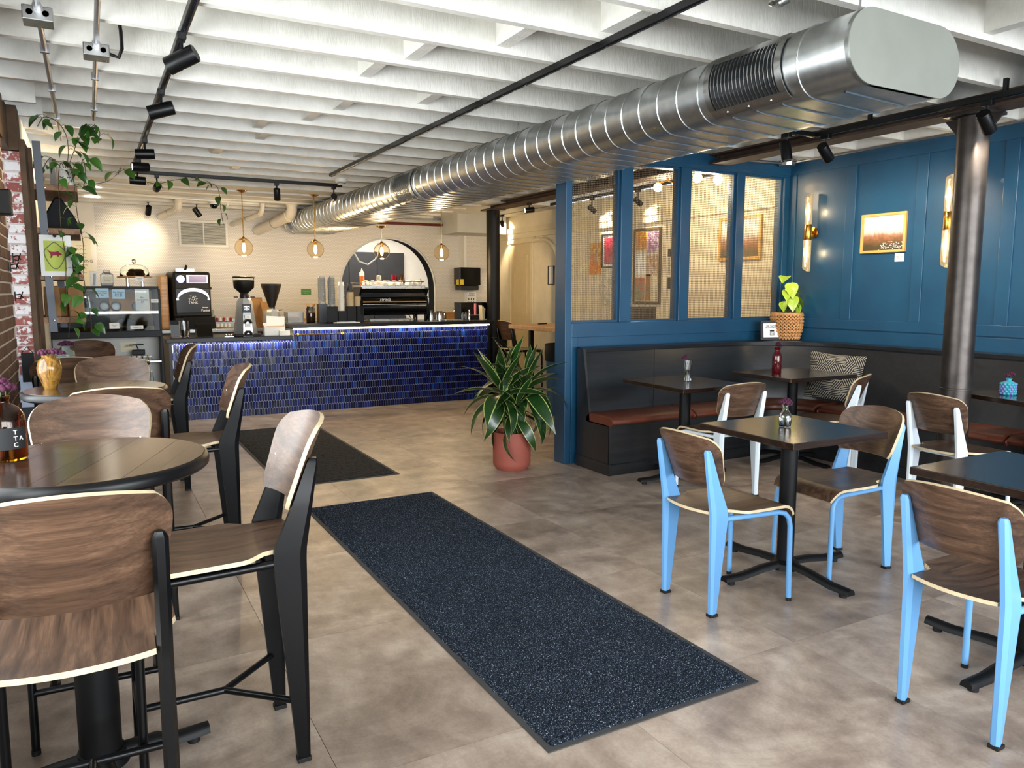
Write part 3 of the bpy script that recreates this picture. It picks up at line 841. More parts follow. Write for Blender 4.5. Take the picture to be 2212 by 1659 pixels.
rail('black lighting track in the cream passage behind the partition', [(5.75, 5.9), (5.75, 11.2)])
def head(x, y, aim, label, big=1.0, power=0, spot=55, ztop=2.645, drop=.10, col=(1, .8, .52), lens=True):
    """cylinder spot on a stem; aim = direction of the beam"""
    t = thing('spot_light', label, 'spotlight', (x, y, 0), 0, None)
    d = Vector(aim).normalized()
    B().box(-.02, .02, -.035, .035, ztop-.03, ztop+.003).build('adapter', 'black_satin', t, 0, bevel=.003)
    zc = ztop-drop
    B().cyl((0, 0, zc), (0, 0, ztop-.02), .008, 8).build('stem', 'black_satin', t)
    q = d.to_track_quat('-Z', 'Y').to_matrix().to_4x4()
    r, h = .036*big, .13*big
    M = TR(0, 0, zc-r*.6) @ q
    B().lathe([(r*.55, h*.48), (r*.92, h*.48), (r, h*.44), (r, -h*.5), (r*.86, -h*.5), (r*.8, -h*.40), (.0001, -h*.38)], 24, mi=0).build('can', 'black_satin', t, 40, M=M)
    B().lathe([(.0001, -h*.41), (r*.78, -h*.42)], 20, cap=False).build('lens', 'spot_lens' if lens else 'dark_window', t, 40, M=M)
    if power:
        c = M @ Vector((0, 0, -h*.52))
        lamp('SPOT', 'spot_beam', c, power, col, t, .02, (q @ Matrix.Identity(4)).to_euler(), spot, 1.0)
    return t
head(.45, 4.02, (-.8, .45, -.42), 'nearest and largest black can spot on the left ceiling track', 1.15, 26, 70, drop=.09)
head(.45, 5.17, (-.9, .2, -.28), 'second black can spot from the front on the left ceiling track', 1.15, 26, 70, drop=.09)
head(.46, 6.85, (-1, .1, -.06), 'black can spot low on the left track just before the vines', 1.1, 26, 80, drop=.09)
head(.46, 7.5, (-.95, -.2, -.05), 'black can spot above the vine tangle near the left track end', 1.1, 12, 80, drop=.10)
head(.46, 7.95, (-1, .0, .02), 'black can spot half wrapped in vine leaves at the track corner', 1.05, 30, 90, drop=.16)
head(.69, 8.85, (-.14, 2.85, -.40), 'black can spot hanging just right of the track corner', 1.05, 170, 22)
head(1.90, 8.85, (.12, .5, -1), 'black can spot on the cross track left of the pendant lamps', 1.0, 30, 60)
head(2.54, 8.85, (.74, 2.85, -.34), 'black can spot on the cross track close to the silver duct', 1.0, 120, 22)
head(.76, 11.3, (-.12, 1, -1.1), 'black can spot near the tiled wall left of the vent grille', 1.0, 6, 90, 2.646, .11)
head(1.35, 11.25, (.55, .25, -.75), 'black can spot near the tiled wall above the vent grille', 1.0, 8, 90, 2.646, .11)
head(4.52, 4.06, (.05, -.15, -1), 'left of the two black can spots before the partition windows', 1.1, 20, 50, 2.593, lens=False)
head(4.82, 3.96, (1.2, .25, -.85), 'right of the two black can spots before the partition windows', 1.1, 70, 95, 2.593, lens=False, col=(1, .86, .68))
head(4.82, 2.80, (1.0, .1, -.8), 'black can spot beside the head of the near steel column', 1.1, 60, 95, 2.593, lens=False, col=(1, .86, .68))
head(5.05, 8.7, (-1, .2, -.12), 'black can spot hanging under the girder before the cream passage', 1.0, 10, 60, 2.586, .07)
head(5.75, 10.75, (.55, .75, -.45), 'small black can spot glowing on the cream passage wall', .9, 40, 100, 2.645, .12)
head(5.75, 8.3, (.8, .0, -.5), 'can spot in the passage lighting the framed pink poster', .9, 34, 75, 2.645, .12)
head(5.75, 7.35, (.8, .05, -.5), 'can spot in the passage lighting the notice board', .9, 30, 75, 2.645, .12)

# conduits with steel boxes
for x, y1, yb, lab in ((-.12, 7.25, 4.03, 'left of the two bare metal conduits under the joists'), (.105, 6.3, 4.47, 'right of the two bare metal conduits, with a black flexible cable')):
    t = thing('conduit', lab, 'conduit', (x, yb, 0))
    B().cyl((0, 2.3-yb, 2.655), (0, y1-yb, 2.655), .0125, 10).build('pipe', 'emt', t)
    B().box(-.058, .058, -.058, .058, 2.60, 2.66).build('junction_box', 'steel', t, 0, bevel=.004)
    for s in (-1, 1):
        B().cyl((0, s*.056, 2.655), (0, s*.085, 2.655), .018, 8).build('connector', 'emt', t)
        for q in (-.03, .03): B().cyl((q, -.059, 2.63), (q, -.0605, 2.63), .013, 12).build('knockout', 'steel', t)
    for k in range(3): B().box(-.02, .02, .6+k*.85, .625+k*.85, 2.64, 2.68).build('strap', 'emt', t, 0)
    if x > 0: B().tube([(.058, 0, 2.63), (.1, 0, 2.62), (.115, -.02, 2.66), (.11, -.1, 2.72), (.1, -.2, 2.74)], .009, 8).build('flexible_cable', 'black_plastic', t)
t = thing('conduit', 'thin conduit and steel box at the top corner above the blue wall', 'conduit', (5.86, 5.24, 0))
B().lathe([(.075, 2.63), (.08, 2.66), (.08, 2.68)], 10).build('junction_box', 'steel', t)
B().tube([(-.85, .03, 2.65), (-.4, .03, 2.65), (-.07, 0, 2.65)], .011, 8).build('pipe', 'emt', t)
B().tube([(0.02, -.07, 2.655), (.04, -.5, 2.66), (.05, -3.4, 2.66)], .011, 8).build('pipe', 'emt', t)

# white pipes, sprinkler, camera, detector, recessed lights
def elbow(name, lab, x, y, z0, r, x2, y2, z2):
    t = thing(name, lab, 'pipe', (x, y, 0))
    pts = [(0, 0, 2.642), (0, 0, z0+.1)]+[(0.0+(x2-x)*.02*i, (y2-y)*.025*i, z0+.1-.035*i+.004*i*i) for i in range(1, 4)]+[(x2-x, y2-y, z2)]
    B().tube(pts, r, 16).build('pipe', 'pvc', t, 50)
    B().lathe([(r*1.16, 2.60), (r*1.16, 2.643)], 16).build('collar', 'pvc', t)
    a, b_ = Vector(pts[-2]), Vector(pts[-1])
    B().cyl(a, a+(b_-a)*.06, r*1.14, 16).build('collar', 'pvc', t); B().cyl(a.lerp(b_, .45), a.lerp(b_, .47), r*1.06, 16).build('clamp', 'steel', t)
elbow('drain_pipe', 'white elbow pipe dropping to the tiled wall above the vent grille', 1.10, 11.0, 2.50, .045, .93, 11.69, 2.47)
elbow('drain_pipe', 'slim white pipe sloping to the tiled wall right of the vent grille', 2.13, 10.85, 2.47, .032, 1.86, 11.69, 2.40)
elbow('drain_pipe', 'thickest white elbow pipe beside the far end of the duct', 2.50, 10.75, 2.45, .07, 2.21, 11.69, 2.33)
t = tag(B().tube([(-.3, 10.2, 2.61), (1.0, 10.55, 2.61), (2.05, 10.70, 2.61)], .014, 8).build('sprinkler_line', 'white_paint'), 'thin white pipe crossing the ceiling before the tiled wall', 'pipe')
t = tag(B().cyl((3.5, 11.45, 2.50), (5.0, 11.37, 2.50), .022, 10).build('red_pipe', 'red_pipe'), 'dark red pipe high on the wall over the arch', 'pipe')
t = thing('sprinkler', 'small white sprinkler drop beside the dome camera', 'sprinkler', (1.66, 10.7, 0))
B().lathe([(.012, 2.535), (.03, 2.545), (.03, 2.55), (.012, 2.56), (.018, 2.65)], 12).build('drop', 'white_plastic', t)
t = thing('dome_camera', 'white dome camera with dark bubble on the rear ceiling', 'camera', (1.52, 10.9, 0))
B().lathe([(.07, 2.59), (.075, 2.645)], 20).build('housing', 'white_plastic', t); B().sphere((0, 0, 2.59), .055, 18, 10, z1=0).build('bubble', 'black_gloss', t)
t = thing('smoke_detector', 'round white smoke detector on the ceiling near the track end', 'detector', (2.50, 8.42, 0))
B().lathe([(.03, 2.615), (.042, 2.62), (.046, 2.635), (.062, 2.645), (.065, 2.68)], 24).build('case', 'white_plastic', t, 30)
B().lathe([(.043, 2.625), (.0475, 2.626), (.0475, 2.632), (.043, 2.633)], 24, cap=False).build('vent_slot', 'dark_grey', t)
for k, (x, y) in enumerate(((.12, 10.15), (.115, 11.1))):
    t = thing('recessed_light', ('front' if k == 0 else 'rear')+' of two glowing recessed lights in the rear ceiling at left', 'downlight', (x, y, 0))
    B().lathe([(.085, 2.640), (.1, 2.644), (.1, 2.648)], 24).build('trim_ring', 'white_plastic', t)
    B().lathe([(.0001, 2.637), (.08, 2.6375)], 24, cap=False).build('lens', 'downlight', t)
    lamp('SPOT', 'downlight_beam', (0, 0, 2.62), 25, (1, .9, .72), t, .06, (0, 0, 0), 130, .8)
t = thing('sprinkler', 'chrome sprinkler head among the joists near the duct cap', 'sprinkler', (2.64, 2.44, 0))
B().lathe([(.02, 2.655), (.045, 2.665), (.045, 2.672), (.015, 2.68), (.015, 2.9)], 16).build('escutcheon', 'chrome', t)

# pendants
for k, (x, zt, lab) in enumerate(((1.67, 2.645, 'first from left of four glass globe pendants over the counter'), (2.53, 2.645, 'second from left of four glass globe pendants over the counter'),
                             (3.40, 2.645, 'third from left of the globe pendants, in front of the arch'), (4.25, 2.645, 'rightmost glass globe pendant, right of the arch'))):
    y = 9.7; zg = 1.975
    t = thing('pendant_lamp', lab, 'pendant lamp', (x, y, 0), 0, None)
    if k == 2: zt = 2.298
    B().cyl((0, 0, zg+.10), (0, 0, zt), .0055, 8).build('rod', 'bright_brass', t)
    B().lathe([(.012, zt-.03), (.062, zt-.008), (.066, zt)], 20).build('canopy', 'brass', t)
    B().lathe([(.055, zg+.093), (.056, zg+.1), (.02, zg+.112), (.01, zg+.13)], 20).build('cap', 'brass', t)
    gl = B().sphere((0, 0, zg), .105, 28, 18).build('globe', 'smoke_glass', t, 180)
    gl.modifiers.new('t', 'SOLIDIFY').thickness = .003
    B().cyl((0, 0, zg+.055), (0, 0, zg+.1), .014, 10).build('socket', 'brass', t)
    B().lathe([(.0001, zg-.06), (.012, zg-.052), (.021, zg-.02), (.018, zg+.02), (.012, zg+.055)], 14).build('bulb', 'bulb', t, 60)
    lamp('POINT', 'pendant_glow', (0, 0, zg-.13), 17, (1, .70, .36), t, .05)
# ------------------------------------------------------------------ seating
def seat_pair(name, zs, zb0, zb1, zl, depth, frame, label, cat, stool=False):
    """plywood chair: tapering blade rear legs, bent tube front legs. faces +Y, origin on the floor under its middle"""
    t = thing(name, label, cat)
    yr = -depth/2; yf = depth/2
    hw_r = .172 if stool else .160; hw_f = .19
    lean = .040
    # backrest
    H = zb1-zb0
    def back(u, v):
        U = u*2-1
        base_w = .172+(.208-.172)*v
        s = max(0, (v-.58)/.42); q = max(0, (.2-v)/.2)
        hw = base_w*(1-.20*s**3.4)*(1-.10*q**2.2)
        x = U*hw
        z = zb0+v*H-.022*v*U*U+.012*(1-v)*U*U*0
        k = (z-zb0)/H
        y = yr+.068-.112*((z-zs-.02)/(zl-zs-.02))+.045*((x/hw_r)**2-1)+.011
        return (x, y, z)
    bk = B().sheet(back, 20, 14, .013, 0, 1).build('backrest', ['walnut', 'ply_edge'], t, 30)
    # seat
    def seat(u, v):
        U = u*2-1
        sm = min(1, max(0, (v-.20)/.16)); hw = hw_r-.018+(.205-hw_r+.018)*sm*sm*(3-2*sm)
        hw *= 1-.06*max(0, (v-.85)/.15)**2
        yy = yr-.02-.028*(1-U*U)*(1-v)**3 + v*(depth+.055)
        z = zs+.004-.014*(1-U*U)*sin(PI*min(1, v*1.15))*1.0+.010*(1-v)**2
        k = max(0, (v-.80)/.20)
        yy -= .022*k*k
        z -= .052*k**2
        return (U*hw, yy, z)
    st = B().sheet(seat, 14, 22, .013, 0, 1).build('seat', ['walnut_v', 'ply_edge'], t, 30)
    # blade legs: hollow profile, wide at the seat, thin at floor and top
    for s in (-1, 1):
        g = B(); x = s*hw_r
        prof = [(0, yr-.018, yr+.020), (zs*.5, yr-.022, yr+.046), (zs-.012, yr-.026, yr+.072), (zs+.02, yr-.028, yr+.068), ((zs+zl)/2, yr-.028-lean*.5, yr+.014), (zl-.014, yr-.028-lean, yr-.036), (zl, yr-.026-lean, yr-.046)]
        vs = []; 
        for z, ya, yb in prof:
            e = .6 if z >= zl else 1
            ym = ya+(yb-ya)*.22
            for xx, yy in ((-.008*e, ya), (.008*e, ya), (.0165*e, ym), (.0075*e, yb), (-.0075*e, yb), (-.0165*e, ym)): vs.append((x+xx, yy, z+ (0 if z > 0 else .012)))
        m = len(prof)
        fs = [(j*6+i, j*6+(i+1) % 6, (j+1)*6+(i+1) % 6, (j+1)*6+i) for j in range(m-1) for i in range(6)]+[(5, 4, 3, 2, 1, 0), tuple((m-1)*6+i for i in range(6))]
        g.add(vs, fs)
        lg = g.build('leg', frame, t, 24)
        B().box(x-.017, x+.017, yr-.02, yr+.022, 0, .014).build('foot_cap', 'black_cap', lg, 0, bevel=.002)
        # front leg with the side tube under the seat
        pts = [(s*(hw_r-.004), yr+.07, zs-.022), (s*(hw_f-.012), yf-.075, zs-.026), (s*(hw_f-.007), yf-.035, zs-.036), (s*(hw_f-.003), yf-.012, zs-.06), (s*hw_f, yf-.004, zs-.10), (s*(hw_f+.004), yf+.002, .01)]
        lf = B().tube(pts, .0125, 10).build('leg', frame, t, 50)
        B().lathe([(.0135, 0), (.0135, .016)], 12, (s*(hw_f+.004), yf+.002, 0)).build('foot_cap', 'black_cap', lf)
        # bolts
        yb = back(.5+s*.40, .42)
        B().sphere((s*.162, yb[1]+.008, yb[2]), .0085, 10, 6, sy=.5).build('bolt', 'chrome', t)
        B().sphere((s*.15, yf-.08, zs+.006), .007, 10, 6, sz=.35).build('bolt', 'chrome', t)
    B().tube([(-hw_f+.012, yf-.05, zs-.03), (hw_f-.012, yf-.05, zs-.03)], .009, 8).build('seat_rail', frame, t)
    B().tube([(-hw_r, yr+.09, zs-.025), (hw_r, yr+.09, zs-.025)], .009, 8).build('seat_rail', frame, t)
    if stool:
        z = .2
        B().tube([(-hw_f, yf, z), (hw_f, yf, z)], .0115, 8).tube([(0, yf, z), (0, -.02, z)], .0115, 8).tube([(0, -.02, z), (-hw_r, yr+.02, z)], .0105, 8).tube([(0, -.02, z), (hw_r, yr+.02, z)], .0105, 8).build('footrest', frame, t, 50)
    return t
blue0 = seat_pair('dining_chair', .462, .590, .835, .765, .445, 'chair_blue', 'pale blue framed walnut chair at the left side of the centre table, seen from behind', 'chair')
G1 = 'plywood dining chairs'
blue0['group'] = G1
white0 = seat_pair('dining_chair', .462, .590, .835, .765, .445, 'chair_white', 'white framed walnut chair with its back to the room at the left bench table', 'chair')
white0['group'] = G1
stool0 = seat_pair('counter_stool', .665, .800, 1.065, .955, .445, 'chair_black', 'black framed walnut stool nearest the camera, seen from behind at bottom left', 'stool', True)
G2 = 'plywood counter stools'
stool0['group'] = G2
def put(o, x, y, rz): o.location = (x, y, 0); o.rotation_euler = (0, 0, R(rz))
put(blue0, 2.595, 2.60, -90.5)
dup(blue0, (3.40, 2.63, 0), R(85.5), 'pale blue framed walnut chair facing us across the centre table')
dup(blue0, (2.68, 1.42, 0), R(-89), 'pale blue framed walnut chair cut by the right edge at bottom right')
put(white0, 3.95, 4.06, -5)
dup(white0, (4.97, 3.99, 0), R(28), 'white framed walnut chair turned sideways beside the patterned cushion')
dup(white0, (4.775, 2.80, 0), R(-94), 'white framed walnut chair in front of the steel column at right')
put(stool0, -.065, 1.99, -1)
for x, y, rz, lab in ((.285, 2.436, 90, 'black framed walnut stool at the right of the nearest round table, its whole frame visible'),
                      (.40, 4.30, 88, 'black framed walnut stool right of the middle round table, against the blue tiles'),
                      (.34, 6.12, 90, 'black framed walnut stool edge on beside the left end of the blue counter'),
                      (-.025, 2.915, 178, 'black framed walnut stool facing us behind the nearest round table top'),
                      (.085, 3.80, 0, 'black framed walnut stool turned away, behind the second stool back from the front'),
                      (.115, 4.83, 183, 'black framed walnut stool facing us across the middle round table'),
                      (-.14, 5.57, 2, 'dark black framed stool turned away behind the brown ceramic vase'),
                      (-.03, 6.62, 180, 'pale shining stool back facing us before the pastry case')):
    dup(stool0, (x, y, 0), R(rz), lab)
# ------------------------------------------------------------------ tables
def cross_base(t, r, colr, h, ang=0, fr=.026):
    B().lathe([(colr, .055), (colr, h)], 28).build('column', 'black_metal', t, 40)
    B().lathe([(colr*2.1, h-.012), (colr*2.1, h)], 4, M=RZ(PI/4)).build('top_bracket', 'black_metal', t, 0)
    B().lathe([(.078, .03), (.07, .06), (colr+.006, .075)], 24).build('hub', 'black_metal', t, 40)
    for k in range(4):
        a = ang+k*PI/2; d = Vector((cos(a), sin(a), 0)); nrm = Vector((-sin(a), cos(a), 0))
        vs = []; prof = [(.05, .075, .028), (.16, .070, .030), (r-.10, .052, .029), (r-.02, .046, .027), (r+.012, .026, .024)]
        for q, zt, hw in prof:
            for i in range(7):
                b_ = PI*i/6
                p = d*q+nrm*(hw*cos(b_)); vs.append((p.x, p.y, max(.022, zt-.030)+.030*sin(b_)))
        fs = [(j*7+i, j*7+i+1, (j+1)*7+i+1, (j+1)*7+i) for j in range(4) for i in range(6)]+[(j*7, (j+1)*7, (j+1)*7+6, j*7+6) for j in range(4)]+[tuple(range(6, -1, -1)), tuple(28+i for i in range(7))]
        lg = B().add(vs, fs).build('base_leg', 'black_metal', t, 40)
        p = d*(r-.035); B().lathe([(.019, 0), (.019, .026)], 12, (p.x, p.y, 0)).build('glide', 'black_cap', lg)
def square_table(x, y, rz, sx, sy, lab, bx=0, by=0, zt=.765):
    t = thing('square_table', lab, 'table', (x, y, 0), R(rz), 'square dark wood tables')
    B().box(-sx/2, sx/2, -sy/2, sy/2, zt-.032, zt).build('tabletop', 'dark_top', t, 0, bevel=.004)
    cross_base(t, .40, .042, zt-.032, 0)
    return t
square_table(3.09, 2.67, -2, .64, .635, 'dark wood square table with a clear flower carafe between two blue chairs')
square_table(3.98, 4.46, -3, .64, .76, 'dark wood square table at the left end of the bench')
square_table(5.21, 4.50, -2, .76, .66, 'dark wood square table with the red bottle in the bench corner')
square_table(5.46, 2.72, -14, .66, .66, 'dark wood square table with the turquoise vase behind the steel column')
square_table(3.12, 1.50, 0, .64, .66, 'dark wood square table cut off at the right edge before the near blue chair')
def round_table(x, y, r, lab, zt=.97):
    t = thing('round_table', lab, 'table', (x, y, 0), 0, 'round counter height tables')
    prof = [(r-.05, zt-.04), (r-.012, zt-.04), (r-.002, zt-.032), (r, zt-.018), (r-.004, zt-.006), (r-.012, zt-.001)]
    B().lathe(prof+[(r-.016, zt-.003), (.0001, zt-.003)], 64, cap=True).build('rim', 'black_satin', t, 40)
    # planks laid diagonally across the top, each a piece of its own
    rr = r-.014; w_ = .068; n = int(2*rr/w_)+2; ang = R(70)
    for i in range(n):
        a = -rr+i*w_; b_ = min(a+w_-.0006, rr)
        if a >= rr: break
        pts = []
        m = 8
        for k in range(m+1): u = a+(b_-a)*k/m; pts.append((u, math.sqrt(max(0, rr*rr-u*u))))
        low = [(u, -v) for u, v in reversed(pts)]
        pl = [p for k, p in enumerate(pts+low) if k == 0 or (abs(p[0]-(pts+low)[k-1][0])+abs(p[1]-(pts+low)[k-1][1])) > 1e-4]
        if len(pl) < 3: continue
        B().prism([(v, u) for u, v in pl][::-1], zt-.004, zt+random.uniform(-.0003, .0003), M=RZ(ang)).build('plank', 'plank_wood', t, 0)
    cross_base(t, .30, .058, zt-.04, R(8))
    return t
round_table(-.045, 2.50, .345, 'nearest round dark plank table with the amber growler')
round_table(.01, 4.36, .33, 'middle round dark plank table with the brown ceramic vase')
round_table(.03, 6.02, .33, 'farthest round table with the frosted white vase')
# ------------------------------------------------------------------ the banquette
bq = thing('banquette', 'black stained L shaped bench with curved corner below the blue walls', 'bench', (0, 0, 0))
def bench_path(off, x0=3.50, y1=1.0, n=10, rad=.80):
    """line along the partition, quarter turn at the corner, then along the right wall; off = distance out from the walls"""
    cx, cy = 5.97-rad, 5.28-rad
    r = rad-off
    p = [(x0, 5.28-off)]
    for k in range(n+1):
        a = PI/2-PI/2*k/n; p.append((cx+r*cos(a), cy+r*sin(a)))
    p.append((5.97-off, y1)); return p
def strip(offs_z, name, matn, parent, x0=3.53, n=14, y1=1.0, close=False):
    g = B(); rows = [[(x, y, z) for x, y in bench_path(o, x0, y1, n)] for o, z in offs_z]
    m = len(rows[0]); g.add([p for r_ in rows for p in r_], [(j*m+i, (j+1)*m+i, (j+1)*m+i+1, j*m+i+1) for j in range(len(rows)-1) for i in range(m-1)])
    k = len(offs_z)
    if close: g.f.append(tuple(j*m for j in range(k))); g.m.append(0); g.f.append(tuple(j*m+m-1 for j in range(k-1, -1, -1))); g.m.append(0)
    return g.build(name, matn, parent, 30)
strip([(.46, .075), (.46, .395), (.46, .40), (.06, .40)], 'seat_base', 'black_wood', bq)
B().box(3.53, 3.545, 4.83, 5.28, .075, .40).build('end_panel', 'black_wood', bq, 0)
strip([(.475, .0), (.475, .085), (.468, .09), (.455, .09)], 'plinth', 'black_wood', bq, 3.525)
B().box(3.52, 3.535, 4.80, 5.28, 0, .09).build('plinth_end', 'black_wood', bq, 0)
strip([(.175, .40), (.065, .965), (.060, .975), (0.0, .985), (0.0, .965), (.03, .965)], 'backrest', 'black_wood', bq, 3.55)
strip([(.078, .955), (.082, .985), (.0, .993), (.0, .985)], 'top_cap', 'black_wood', bq, 3.53)
B().prism([(5.28-.19, .40), (5.28, .40), (5.28, .985), (5.28-.085, .985)], 3.53, 3.552, M=Matrix(((0, 0, 1, 0), (1, 0, 0, 0), (0, 1, 0, 0), (0, 0, 0, 1)))).build('back_end', 'black_wood', bq, 0)
for a, b_ in ((4.55, .0),): B().box(4.20, 4.204, 5.105, 5.11, .42, .96).build('seam', 'leather_seam', bq, 0)
# upholstered pads: straight, curved, straight
def pad_section(o_in, o_out, z0, z1, pts_fn, n, label, name='seat_cushion'):
    prof = [(o_out-.006, z0), (o_out+.012, z0+.02), (o_out+.006, z1-.018), (o_out-.03, z1), (o_in+.03, z1+.004), (o_in, z1-.02), (o_in, z0)]
    g = B(); rows = [pts_fn(o, n) for o, z in prof]; m = len(rows[0]); k = len(prof)
    vs = []
    for j, (o, z) in enumerate(prof):
        for i, (x, y) in enumerate(rows[j]):
            e = min(i, m-1-i); dz = -.018 if (e == 0 and z > z0+.03) else 0
            vs.append((x, y, z+dz))
    fs = [(j*m+i, ((j+1) % k)*m+i, ((j+1) % k)*m+i+1, j*m+i+1) for j in range(k) for i in range(m-1)]
    fs += [tuple(j*m for j in range(k)), tuple(j*m+m-1 for j in range(k-1, -1, -1))]
    g.add(vs, fs); o = g.build(name, 'leather', None, 50, bevel=0)
    sub = o.modifiers.new('soft', 'BEVEL'); sub.width = .008; sub.segments = 3; sub.limit_method = 'ANGLE'; sub.angle_limit = R(35)
    return tag(o, label, 'cushion', 'brown leather bench pads')
def ln(xa, xb):
    return lambda o, n: [(xa, 5.28-o)]+[(xa+.01+(xb-xa-.02)*i/n, 5.28-o) for i in range(n+1)]+[(xb, 5.28-o)]
def arc(a0, a1):
    return lambda o, n: [(5.17+(.80-o)*cos(R(a)), 4.48+(.80-o)*sin(R(a))) for a in [a0]+[a0-1+(a1+2-a0)*i/n*1.0 for i in range(n+1)]+[a1]]
def ln2(ya, yb):
    return lambda o, n: [(5.97-o, ya)]+[(5.97-o, ya-.01+(yb-ya+.02)*i/n) for i in range(n+1)]+[(5.97-o, yb)]
pad_section(.15, .485, .40, .468, ln(3.53, 4.385), 4, 'left straight brown leather bench pad, its end open to the room')
pad_section(.15, .485, .40, .468, ln(4.395, 5.165), 4, 'brown leather bench pad between the two bench tables')
pad_section(.15, .485, .40, .468, arc(90, 1), 12, 'curved brown leather bench pad in the corner under the patterned cushion')
pad_section(.15, .485, .40, .468, ln2(4.45, 2.9), 5, 'brown leather bench pad along the right wall behind the steel column')
pad_section(.15, .485, .40, .468, ln2(2.89, 1.2), 5, 'brown leather bench pad at the right edge behind the turquoise vase')
# patterned cushion
def pil(u, v):
    U, V = u*2-1, v*2-1
    e = (1-abs(U)**2.6)*(1-abs(V)**2.6)
    pinch = 1-.07*(1-abs(U)**2)*abs(V)**4-.0
    pin2 = 1-.07*(1-abs(V)**2)*abs(U)**4
    return Vector((U*.235*pin2, 0, V*.215*pinch)), .075*max(0, e)**.6
g = B(); n = 18
for sgn in (-1, 1):
    g.sheet(lambda u, v: pil(u, v)[0]+Vector((0, sgn*pil(u, v)[1], 0)), n, n, 0, 0, uv=True)
o = g.build('throw_cushion', 'pillow_cloth', None, 60)
o.matrix_basis = TR(5.735, 4.50, .70) @ RZ(R(-62)) @ RX(R(-14)) @ RY(R(4))
tag(o, 'black cushion with pale maze lines leaning in the bench corner', 'cushion')
# ------------------------------------------------------------------ floor mats
def mat_rug(x0, x1, y0, y1, lab, pile, fine):
    t = thing('floor_mat', lab, 'mat', ((x0+x1)/2, (y0+y1)/2, 0))
    hx, hy = (x1-x0)/2, (y1-y0)/2
    B().box(-hx, hx, -hy, hy, 0, .004).build('rubber_border', 'rubber', t, 0, bevel=.0015)
    m = .02; nx, ny = int(2*(hx-m)/fine), int(2*(hy-m)/fine)
    rnd = random.Random(3)
    def fn(u, v):
        e = min(u, 1-u, v, 1-v) == 0
        return ((u*2-1)*(hx-m)+(rnd.uniform(-.004, .004)), (v*2-1)*(hy-m)+rnd.uniform(-.004, .004), .003 if e else .0085+rnd.uniform(-.003, .003))
    B().sheet(fn, nx, ny, 0).build('carpet_pile', pile, t, 0, kind='stuff')
mat_rug(1.19, 2.112, 1.92, 5.04, 'long speckled charcoal floor mat in the foreground', 'carpet_pile', .0085)
mat_rug(1.185, 2.10, 5.67, 8.30, 'black floor mat before the blue tiled counter', 'carpet_dark', .014)
# ------------------------------------------------------------------ table vases
def bloom(t, x, y, z, r=.02):
    g = B()
    for k in range(16):
        a = k*2.4; q = r*math.sqrt(k/16); g.sphere((x+q*cos(a), y+q*sin(a), z+.012*(1-k/16)), r*.36, 6, 4)
    g.build('flower', 'flower', t, 60)
def stems(t, pts, z0):
    for x, y, z in pts:
        B().tube([(x*.2, y*.2, z0), (x*.5, y*.5, (z0+z)/2), (x, y, z)], .0016, 5).build('stem', 'stem_green', t)
def vase(name, lab, x, y, z, prof, matn, blooms, th=.0025, water=None, extra=None):
    t = thing(name, lab, 'vase', (x, y, z))
    o = B().lathe(prof, 28, cap=False).build('vessel', matn, t, 60)
    bot = B().lathe([(.0001, .001), (prof[0][0], .001)], 28, cap=False)
    if th:
        inner = [(max(.001, r_-th), max(zz, .006)) for r_, zz in prof]
        o2 = B().lathe([(.0001, 0)]+prof+inner[::-1]+[(.0001, .006)], 28, cap=False)
        me = o.data; bpy.data.objects.remove(o); o = o2.build('vessel', matn, t, 60)
    if water:
        B().lathe([(.0001, .0065)]+[(max(.001, r_-th-.0006), max(zz, .0065)) for r_, zz in prof if zz <= water]+[(.0001, water)], 24, cap=False).build('water', 'water', t, 60)
    stems(t, [(bx, by, bz) for bx, by, bz, br in blooms], .01)
    for bx, by, bz, br in blooms: bloom(t, bx, by, bz, br)
    return t
ZT = .765
vase('flower_vase', 'small clear carafe with maroon flowers on the centre table', 3.075, 2.695, ZT,
     [(.026, 0), (.030, .012), (.032, .05), (.029, .066), (.015, .088), (.0145, .096), (.021, .118)], 'glass', [(-.018, -.008, .124, .022), (.008, .004, .130, .024), (.024, .004, .120, .020), (0, -.016, .118, .02)], water=.06)
vase('flower_vase', 'flared clear glass with one maroon flower on the left bench table', 3.99, 4.45, ZT,
     [(.029, 0), (.028, .01), (.025, .07), (.026, .11), (.032, .14), (.035, .160)], 'glass', [(-.03, -.0, .178, .022), (-.008, .01, .19, .018)], water=.09)
vase('bottle_vase', 'tall dark red bottle with a wilted flower on the corner table', 5.03, 4.52, ZT,
     [(.036, 0), (.039, .006), (.039, .145), (.034, .168), (.019, .192), (.019, .2), (.031, .222)], 'red_glass', [(.008, 0, .238, .02), (.028, 0, .232, .02), (.016, .01, .25, .018)])
vase('flower_vase', 'turquoise quilted glass vase with two round maroon flowers', 5.34, 2.83, ZT,
     [(.038, 0), (.043, .006), (.044, .03), (.043, .078), (.034, .088), (.016, .096), (.015, .104), (.02, .112)], 'iridescent', [(-.018, 0, .128, .019), (.026, 0, .136, .02)])
for q in bpy.data.objects:
    if q.name.startswith('flower_vase') and 'turquoise' in q.get('label', ''):
        g = B()
        for j in range(5):
            for i in range(12):
                a = 2*PI*(i+.5*(j % 2))/12; g.sphere((.0425*cos(a), .0425*sin(a), .012+j*.0155), .0105, 6, 4)
        g.build('quilting', 'iridescent', q, 60)
t = vase('growler', 'amber glass growler with black label and maroon flowers at left edge', -.235, 2.60, .97,
     [(.052, 0), (.056, .008), (.057, .10), (.054, .128), (.040, .15), (.019, .162), (.0175, .172), (.0215, .176), (.0215, .184)], 'amber_glass', [(-.02, 0, .200, .024), (.012, .0, .205, .024), (-.002, .01, .22, .022)], .003)
